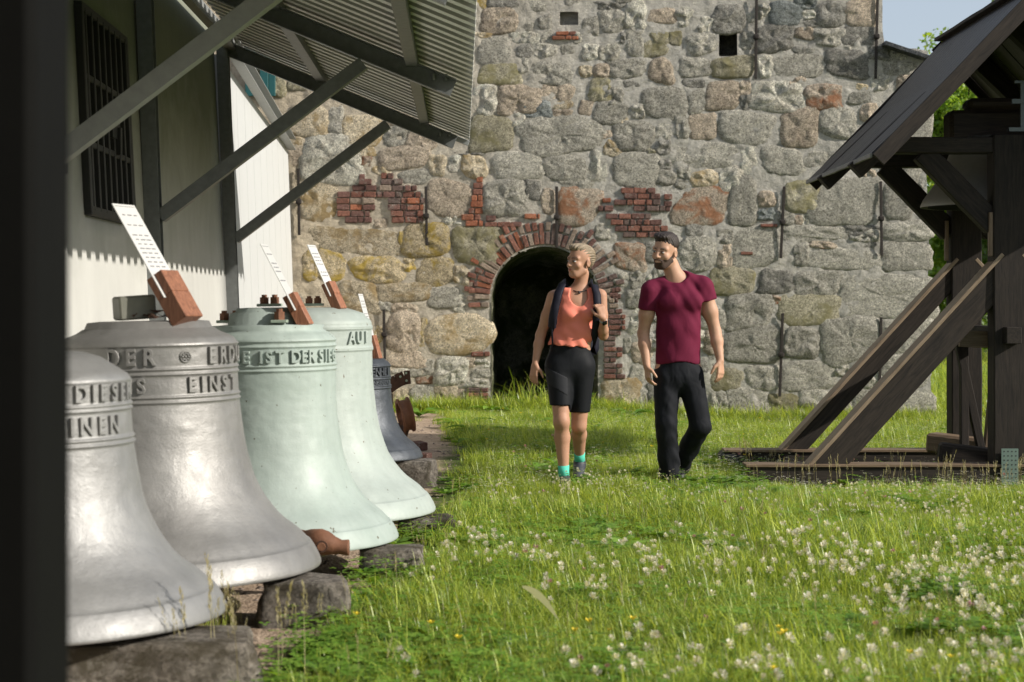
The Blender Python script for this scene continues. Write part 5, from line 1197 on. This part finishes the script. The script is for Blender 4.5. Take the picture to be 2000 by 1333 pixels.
MATS = [GRASS, CLOV, STRAW, WHITE, PINK, YEL, BROAD]
def src(name, B): o = bpy.data.objects.new(name, B.build(name, MATS)); SRC.objects.link(o); return o
r_ = random.Random(11)
NG = 8
for v in range(NG):          # dense turf patches .28 m wide
    B = MBld()
    for k in range(105):
        a = r_.uniform(0, 6.28); q = .15 * math.sqrt(r_.random()); h = r_.uniform(.04, .13) * (1.4 if r_.random() < .12 else 1)
        blade(B, math.cos(a) * q, math.sin(a) * q, h, r_.uniform(.003, .0068), r_.uniform(.1, 1.5), r_.uniform(0, 6.28), r_.random() ** 1.2, 0)
    for k in range(16 if v % 2 else 5):
        a = r_.uniform(0, 6.28); q = .15 * math.sqrt(r_.random()); x, y, z = math.cos(a) * q, math.sin(a) * q, r_.uniform(.03, .065)
        trefoil(B, x, y, z, r_.uniform(.009, .015), r_.uniform(0, 6.28), 1, r_)
    if v % 3 == 0:
        for k in range(5): a = r_.uniform(0, 6.28); q = .12 * r_.random(); blade(B, math.cos(a) * q, math.sin(a) * q, r_.uniform(.08, .16), .0022, r_.uniform(.1, .6), r_.uniform(0, 6.28), r_.random(), 2)
    src('turf_%02d' % v, B)
for v in range(4):          # clover flowers
    B = MBld(); nf = (2, 3, 1, 4)[v]
    for k in range(nf):
        x, y = r_.uniform(-.06, .06), r_.uniform(-.06, .06); h = r_.uniform(.07, .14); blade(B, x, y, h, .002, .05, r_.uniform(0, 6.28), .6, 0, 2); flower_head(B, x, y, h, r_.uniform(.0095, .0135), 3 if v != 2 or k else 3, r_)
    src('white_flowers_%02d' % v, B)
B = MBld(); blade(B, 0, 0, .12, .002, .05, 0, .6, 0, 2); flower_head(B, 0, 0, .12, .012, 4, r_); src('x_pink', B)
B = MBld(); blade(B, 0, 0, .13, .002, .05, 0, .6, 0, 2)
for k in range(5): a = k * 1.257; B.face([(0, 0, .128), (math.cos(a - .5) * .011, math.sin(a - .5) * .011, .136), (math.cos(a) * .014, math.sin(a) * .014, .139), (math.cos(a + .5) * .011, math.sin(a + .5) * .011, .136)], .5, 5)
src('x_yellow', B)
for v in range(3):           # tiny white umbels far away
    B = MBld()
    for k in range(7):
        x, y = r_.uniform(-.1, .1), r_.uniform(-.1, .1); h = r_.uniform(.06, .15); blade(B, x, y, h, .0018, .1, 0, .6, 0, 2)
        for q in range(6): a = r_.uniform(0, 6.28); xx, yy = x + math.cos(a) * .008, y + math.sin(a) * .008; B.face([(xx - .003, yy, h), (xx, yy - .003, h + .001), (xx + .003, yy, h), (xx, yy + .003, h + .001)], 1, 3)
    src('y_umbels_%02d' % v, B)
for v in range(3):           # tall seed stalks
    B = MBld()
    for k in range(3):
        x, y = r_.uniform(-.05, .05), r_.uniform(-.05, .05); h = r_.uniform(.22, .40); az = r_.uniform(0, 6.28); ln = r_.uniform(.02, .25); blade(B, x, y, h, .0022, ln, az, .4, 2, 4)
        for q in range(22):
            t = .68 + .32 * q / 22; rr = ln * t * t * h; a = r_.uniform(0, 6.28); z = h * t * (1 - .25 * ln * t); c = Vector((x + math.cos(az) * rr, y + math.sin(az) * rr, z)); e = c + Vector((math.cos(a) * .009 * (1.4 - t), math.sin(a) * .009 * (1.4 - t), .010)); sdv = Vector((-math.sin(a), math.cos(a), 0)) * .0016
            B.face([c, e - sdv, e + Vector((0, 0, .006)), e + sdv], r_.random(), 2)
    src('z_stalks_%02d' % v, B)
for v in range(4):           # broad-leaved ground herbs
    B = MBld()
    for k in range(9):
        az = k * 2.4 + r_.uniform(-.4, .4); L_ = r_.uniform(.05, .10); el = r_.uniform(.2, .9); pr = None; ti = r_.random()
        for i in range(5):
            q = i / 4; c = Vector((math.cos(az) * L_ * q * math.cos(el * (1 - .4 * q)), math.sin(az) * L_ * q * math.cos(el * (1 - .4 * q)), .015 + L_ * q * math.sin(el * (1 - .6 * q)))); ww = .22 * L_ * math.sin(math.pi * min(1, q * .9 + .06)); sd = Vector((-math.sin(az), math.cos(az), .2)) * ww
            if pr: B.face([pr[0], pr[1], c + sd, c - sd], ti, 6)
            pr = (c - sd, c + sd)
    for k in range(14): x, y = r_.uniform(-.1, .1), r_.uniform(-.1, .1); trefoil(B, x, y, r_.uniform(.04, .085), r_.uniform(.012, .02), r_.uniform(0, 6.28), 1, r_)
    src('herb_%02d' % v, B)
NAMES = sorted(o.name for o in SRC.objects); IDX = {nme: i for i, nme in enumerate(NAMES)}
def edge_x(y):               # where the turf begins beside the sandy strip
    pts = [(3, -.78), (6.1, -.74), (7.4, -.66), (9.3, -.50), (11, -.40), (13, -.34), (14.8, -.36), (20, -.80), (22, -1.1)]
    for (a, xa), (b, xb) in zip(pts, pts[1:]):
        if y <= b: return xa + (xb - xa) * (y - a) / (b - a)
    return -1.1
pts = []; rot = []; scl = []; ids = []
def put(x, y, nm, s=1.0, z=None):
    pts.append((x, y, hill(x, y) if z is None else z)); rot.append(r_.uniform(0, 6.28)); scl.append(s); ids.append(IDX[nm])
TURF = [nme for nme in NAMES if nme.startswith('turf')]
r_ = random.Random(21)
def visible(x, y, m=.4): return x < y * .286 + m and x > -y * .14 - .5
def inside_tower(x, y): return y > 21.93 and -3.5 < x < 5.2
y = 4.6
while y < 46:
    step = .105 if y < 9 else (.125 if y < 15 else (.15 if y < 22 else .42)); big = 1.0 if y < 22 else 2.6
    x = -1.4
    while x < min(y * .286 + .5, 14):
        xx, yy = x + r_.uniform(-.6, .6) * step, y + r_.uniform(-.6, .6) * step
        e = edge_x(yy) + .16 * noise.noise(Vector((xx * 2, yy * 2.2, 7)))
        keep = 1.0 if xx > e + .15 else (.45 if xx > e else (.03 if xx > e - .6 else .012))
        if yy > 22.2 and xx < 5.0: keep = 0
        if inside_tower(xx, yy): keep = 0
        if r_.random() < keep:
            s = (1.0 if xx > e + .1 else .7) * r_.uniform(.7, 1.2) * (1 + .75 * noise.noise(Vector((xx * .9, yy * .9, 2))) + .3 * noise.noise(Vector((xx * 3, yy * 3, 5))))
            if 1.3 < xx and 13.0 < yy < 15.6: s *= .42
            put(xx, yy, r_.choice(TURF), s * big * .95 * (.55 if (abs(xx - .38) < .3 or abs(xx - 1.2) < .3) and 12.2 < yy < 13.5 else 1))
        x += step
    y += step * .9
for k in range(1500):
    y = 5.6 + 15 * r_.random() ** 1.3; x = r_.uniform(-.9, y * .286 + .2)
    if x < edge_x(y) - .25 * r_.random() or noise.noise(Vector((x * 1.1, y * .9, 70))) < -.12: continue
    put(x, y, 'herb_%02d' % r_.randrange(4), r_.uniform(.8, 1.6))
# flowers: clustered
for k in range(2300):
    y = 5.6 + 16 * r_.random() ** 1.25; x = r_.uniform(-.7, y * .286 + .3)
    if x < edge_x(y) + .2: continue
    d = noise.noise(Vector((x * .8, y * .55, 30))) + .35 * noise.noise(Vector((x * 2.5, y * 2, 31)))
    near = y < 8.6
    right = min(1, max(0, (x - .1) / 1.4))
    if y > 8.6 and y < 12.2: right *= .55
    if d + .35 * right + .12 < r_.uniform(-.1, .6): continue
    if y < 9 and r_.random() < .4: continue
    if y < 13: put(x, y, r_.choice(('white_flowers_00', 'white_flowers_01', 'white_flowers_02', 'white_flowers_03')), r_.uniform(.9, 1.75) if y < 9 else r_.uniform(.6, 1.1))
    else: put(x, y, 'y_umbels_%02d' % r_.randrange(3), r_.uniform(.8, 1.3))
for k in range(1500):
    y = r_.uniform(11.5, 20); x = r_.uniform(-.3, y * .286)
    if noise.noise(Vector((x * .9, y * .6, 50))) > -.05: put(x, y, 'y_umbels_%02d' % r_.randrange(3), r_.uniform(.7, 1.2))
for k in range(40): y = 5.6 + 10 * r_.random(); put(r_.uniform(-.2, y * .28), y, 'x_pink', r_.uniform(.8, 1.3))
for k in range(42): y = r_.choice((r_.uniform(5.6, 6.6), r_.uniform(12, 20), r_.uniform(16, 21))); x = r_.uniform(-.6, y * .28); put(x, y, 'x_yellow', r_.uniform(.9, 1.3)) if x > edge_x(y) else None
for k in range(40): y = r_.uniform(13.2, 13.75); x = r_.uniform(1.8, 4.1); put(x, y, 'z_stalks_%02d' % r_.randrange(3), r_.uniform(.55, 1.0))
for k in range(60): y = r_.uniform(14.2, 16); x = r_.uniform(1.9, 4.4); put(x, y, 'z_stalks_%02d' % r_.randrange(3), r_.uniform(.5, .9))
for k in range(45): y = r_.uniform(5.8, 12); x = r_.uniform(-.6, y * .28); put(x, y, 'z_stalks_%02d' % r_.randrange(3), r_.uniform(.4, .8)) if x > edge_x(y) else None
for x, y, s in ((-.98, 5.75, 1.5), (-.86, 5.8, 1.35), (-.75, 5.9, 1.3), (-1.02, 6.0, .9), (-.92, 6.15, .75), (-1.12, 6.25, .8), (-.80, 6.3, .8), (-.98, 6.55, .7), (-.70, 6.6, .8), (-1.05, 5.75, .9), (-.62, 7.1, .6)): put(x, y, 'z_stalks_%02d' % r_.randrange(3), s)
# along the tower foot
for k in range(260): x = r_.uniform(-1.3, 5.1); put(x, 21.75 + r_.uniform(-.35, .1), r_.choice(TURF), r_.uniform(1.2, 2.1))
me = bpy.data.meshes.new('meadow_grass'); me.from_pydata(pts, [], [])
for nm, ty, va in (('rz', 'FLOAT', rot), ('sc', 'FLOAT', scl), ('idx', 'INT', ids)): a = me.attributes.new(nm, ty, 'POINT'); a.data.foreach_set('value', va)
meadow = bpy.data.objects.new('meadow_grass', me); C.objects.link(meadow); tag(meadow, 'unmown sunny grass with white clover flowers', 'grass', kind='stuff')
ng = bpy.data.node_groups.new('scatter_meadow', 'GeometryNodeTree'); ng.interface.new_socket('Geometry', in_out='INPUT', socket_type='NodeSocketGeometry'); ng.interface.new_socket('Geometry', in_out='OUTPUT', socket_type='NodeSocketGeometry')
N = ng.nodes; Lk = ng.links; gi = N.new('NodeGroupInput'); go = N.new('NodeGroupOutput'); m2p = N.new('GeometryNodeMeshToPoints'); iop = N.new('GeometryNodeInstanceOnPoints'); ci = N.new('GeometryNodeCollectionInfo')
ci.inputs[0].default_value = SRC; ci.inputs[1].default_value = True; ci.inputs[2].default_value = True
def na(nm, ty): q = N.new('GeometryNodeInputNamedAttribute'); q.data_type = ty; q.inputs[0].default_value = nm; return q.outputs[0]
cx = N.new('ShaderNodeCombineXYZ'); Lk.new(na('rz', 'FLOAT'), cx.inputs[2]); Lk.new(gi.outputs[0], m2p.inputs[0]); Lk.new(m2p.outputs[0], iop.inputs['Points']); Lk.new(ci.outputs[0], iop.inputs['Instance'])
iop.inputs['Pick Instance'].default_value = True; Lk.new(na('idx', 'INT'), iop.inputs['Instance Index']); Lk.new(cx.outputs[0], iop.inputs['Rotation']); Lk.new(na('sc', 'FLOAT'), iop.inputs['Scale']); Lk.new(iop.outputs[0], go.inputs[0])
md = meadow.modifiers.new('scatter', 'NODES'); md.node_group = ng
# ---- broad leaved plants one can pick out
def rosette_plant(label, x, y, n, ln, w, seed, group='broad-leaved weeds in the grass', up=.6):
    r = random.Random(seed); t = thing('broad_leaf_plant', label, 'plant', (x, y, hill(x, y)), 0, group)
    for k in range(n):
        B = MBld(); az = k * 2.4 + r.uniform(-.3, .3); L_ = ln * r.uniform(.6, 1.1); el = r.uniform(.35, 1.1) * up + .15; prev = None; ti = r.random()
        for i in range(7):
            q = i / 6; rr = L_ * q * math.cos(el * (1 - .5 * q)); z = L_ * q * math.sin(el * (1 - .75 * q)); ww = w * L_ * math.sin(math.pi * min(1, q * .92 + .05)) ** .8 * (1 + .22 * (i % 2)); c = Vector((math.cos(az) * rr, math.sin(az) * rr, z + .01)); sd = Vector((-math.sin(az), math.cos(az), 0)) * ww
            cur = (c - sd + Vector((0, 0, ww * .35)), c, c + sd + Vector((0, 0, ww * .35)))
            if prev: B.face([prev[0], prev[1], cur[1], cur[0]], ti, 0); B.face([prev[1], prev[2], cur[2], cur[1]], ti, 0)
            prev = cur
        add('leaf', B.build('leaf', [BROAD]), None, t)
for a in (('dandelion with long toothed leaves beside the path left of the doorway', XX(935, 17.5), 17.5, 16, .34, .13, 1), ('broad leaved weed at the grass edge before the small grey bell', XX(905, 18.6), 18.6, 14, .36, .13, 2), ('leafy weed at left foot of the arched doorway', XX(965, 21.3), 21.3, 12, .34, .16, 3),
          ('upright leafy weed against tower wall beside the rusty wheel', XX(818, 20.5), 20.5, 10, .36, .16, 4), ('dark dandelion rosette at the very front of the grass', XX(700, 6.25), 6.25, 16, .18, .16, 5), ('jagged dandelion rosette in front of the large silver bell', XX(850, 7.6), 7.6, 16, .20, .15, 6),
          ('broad leaved plant at the near grass edge below the mint green bell', XX(920, 7.9), 7.9, 12, .20, .17, 7), ('low wide leaf plant at bottom centre of the meadow', XX(1290, 6.4), 6.4, 9, .17, .26, 8), ('small weed beside the block under the tall pale bell', XX(795, 10.6), 10.6, 9, .16, .17, 9),
          ('long leaved weed below the tower wall behind the woman', XX(1020, 21.2), 21.2, 11, .3, .15, 10), ('tall leafy weed at the tower foot between the two walkers', XX(1235, 21.0), 21.0, 11, .30, .16, 11), ('weed with pointed leaves at tower foot right of the man', XX(1430, 21.0), 21.0, 10, .28, .16, 12)):
    rosette_plant(*a)
# pale bent blade lying in the foreground
fb = MBld(); pr = None
for i in range(11):
    q = i / 10; c = P(1020 + 72 * q, 1146 + 66 * q ** 1.1, 6.9 - .35 * q); c.z += .02 * math.sin(math.pi * q); sd = Vector((.35, 0, .9)).normalized() * .014 * math.sin(math.pi * (q * .9 + .08))
    if pr: fb.face([pr[0], pr[1], c + sd, c - sd], .9, 0)
    pr = (c - sd, c + sd)
tag(add('bent_blade', fb.build('bent_blade', [leaf_mat('pale_blade', (.60, .62, .50), (.66, .68, .58), .3)])), 'long pale shining blade arching over the meadow', 'leaf')
# dry reed stalks on the nearest bells' side (thin dark blades in front of the silver bells)
# ---- trees behind the belfry
LEAF = [leaf_mat('tree_leaf', (.09, .19, .02), (.22, .33, .05), .5), leaf_mat('tree_leaf_dark', (.05, .11, .016), (.12, .19, .03), .45), leaf_mat('tree_leaf_light', (.16, .30, .03), (.34, .45, .07), .55)]
BARK = M_wood('bark', (.035, .028, .02), (.09, .07, .05), .9)
def tree(label, x, y, h, rad, nleaf, seed, mat, low=.25, ls=.11, name='leafy_tree'):
    r = random.Random(seed); rs = np.random.RandomState(seed); z0 = hill(x, y); t = thing(name, label, 'tree', (x, y, z0), 0, 'trees behind the belfry')
    bm = bmesh.new(); tips = []
    V, Fc = tube([(0, 0, -.1), (.05, 0, h * .3), (-.05, .05, h * .6), (0, 0, h * .85)], [rad * .09, rad * .07, rad * .045, .02], 8); add('trunk', mesh('trunk', V, Fc, True), BARK, t)
    VV = []; FF = []
    for k in range(16):
        q = r.uniform(low, .9); az = k * 2.4; L_ = rad * (1 - abs(q - .5) * .9) * r.uniform(.6, 1); a = Vector((0, 0, h * q * .85)); b_ = a + Vector((math.cos(az) * L_, math.sin(az) * L_, h * .12)); V, Fc = tube([a, a.lerp(b_, .5) + Vector((0, 0, .1)), b_], [.05, .035, .012], 5); n0 = len(VV); VV += V; FF += [tuple(i + n0 for i in f) for f in Fc]; tips.append((b_, L_)); tips.append((a.lerp(b_, .6), L_))
    add('limbs', mesh('limbs', VV, FF, True), BARK, t)
    cl = []
    for k in range(90):
        tp, L_ = tips[r.randrange(len(tips))]; u = Vector((r.gauss(0, 1), r.gauss(0, 1), r.gauss(0, 1))).normalized() * rad * r.uniform(.05, .42); c = tp + u; c.z = min(h, max(h * low * .7, c.z)); cl.append((c, r.uniform(.16, .40) * rad * .75))
    cl.append((Vector((0, 0, h * .93)), rad * .35)); cl.append((Vector((rad * .2, 0, h * .8)), rad * .4))
    ci_ = rs.randint(0, len(cl), nleaf); cc = np.array([tuple(c[0]) for c in cl])[ci_]; cr = np.array([c[1] for c in cl])[ci_]
    d = rs.normal(size=(nleaf, 3)); d /= np.linalg.norm(d, axis=1)[:, None]; p = cc + d * (cr * rs.uniform(.35, 1.0, nleaf) ** .6)[:, None]
    a = rs.normal(size=(nleaf, 3)); a /= np.linalg.norm(a, axis=1)[:, None]; b_ = np.cross(a, rs.normal(size=(nleaf, 3))); b_ /= np.linalg.norm(b_, axis=1)[:, None]; s = (ls * rs.uniform(.6, 1.3, nleaf))[:, None]
    Vn = np.stack([p - a * s * .6, p + b_ * s * .35, p + a * s * .6, p - b_ * s * .35], 1).reshape(-1, 3); m = bpy.data.meshes.new('crown'); m.vertices.add(len(Vn)); m.vertices.foreach_set('co', Vn.ravel()); m.loops.add(nleaf * 4); m.loops.foreach_set('vertex_index', np.arange(nleaf * 4)); m.polygons.add(nleaf); m.polygons.foreach_set('loop_start', np.arange(nleaf) * 4); m.polygons.foreach_set('loop_total', np.full(nleaf, 4))
    at = m.attributes.new('tint', 'FLOAT', 'FACE'); at.data.foreach_set('value', rs.uniform(0, 1, nleaf)); m.materials.append(mat); m.update(); m.validate(); tag(add('crown', m, None, t), kind='stuff')
tree('bright leafy tree seen between tower edge and belfry post', 10.2, 40, 7.3, 2.0, 26000, 1, LEAF[2])
tree('tall tree whose top shows above the belfry ridge', 13.0, 45, 10.2, 2.9, 30000, 2, LEAF[0], ls=.13)
tree('dark bushy tree low behind the belfry brace', 11.9, 38, 4.6, 2.1, 22000, 3, LEAF[1], low=.05)
tree('low green shrub at the foot of the trees behind the tower corner', 10.2, 43, 3.4, 2.0, 16000, 4, LEAF[0], low=.02, name='leafy_shrub')
tree('slim tree whose top shows over the sloping coping of the tower', 10.0, 42, 7.9, 1.5, 14000, 6, LEAF[2], low=.3)
tree('farthest dark tree filling the gap behind the headstock', 15.6, 50, 8.5, 3.4, 26000, 5, LEAF[1], low=.08, ls=.14)
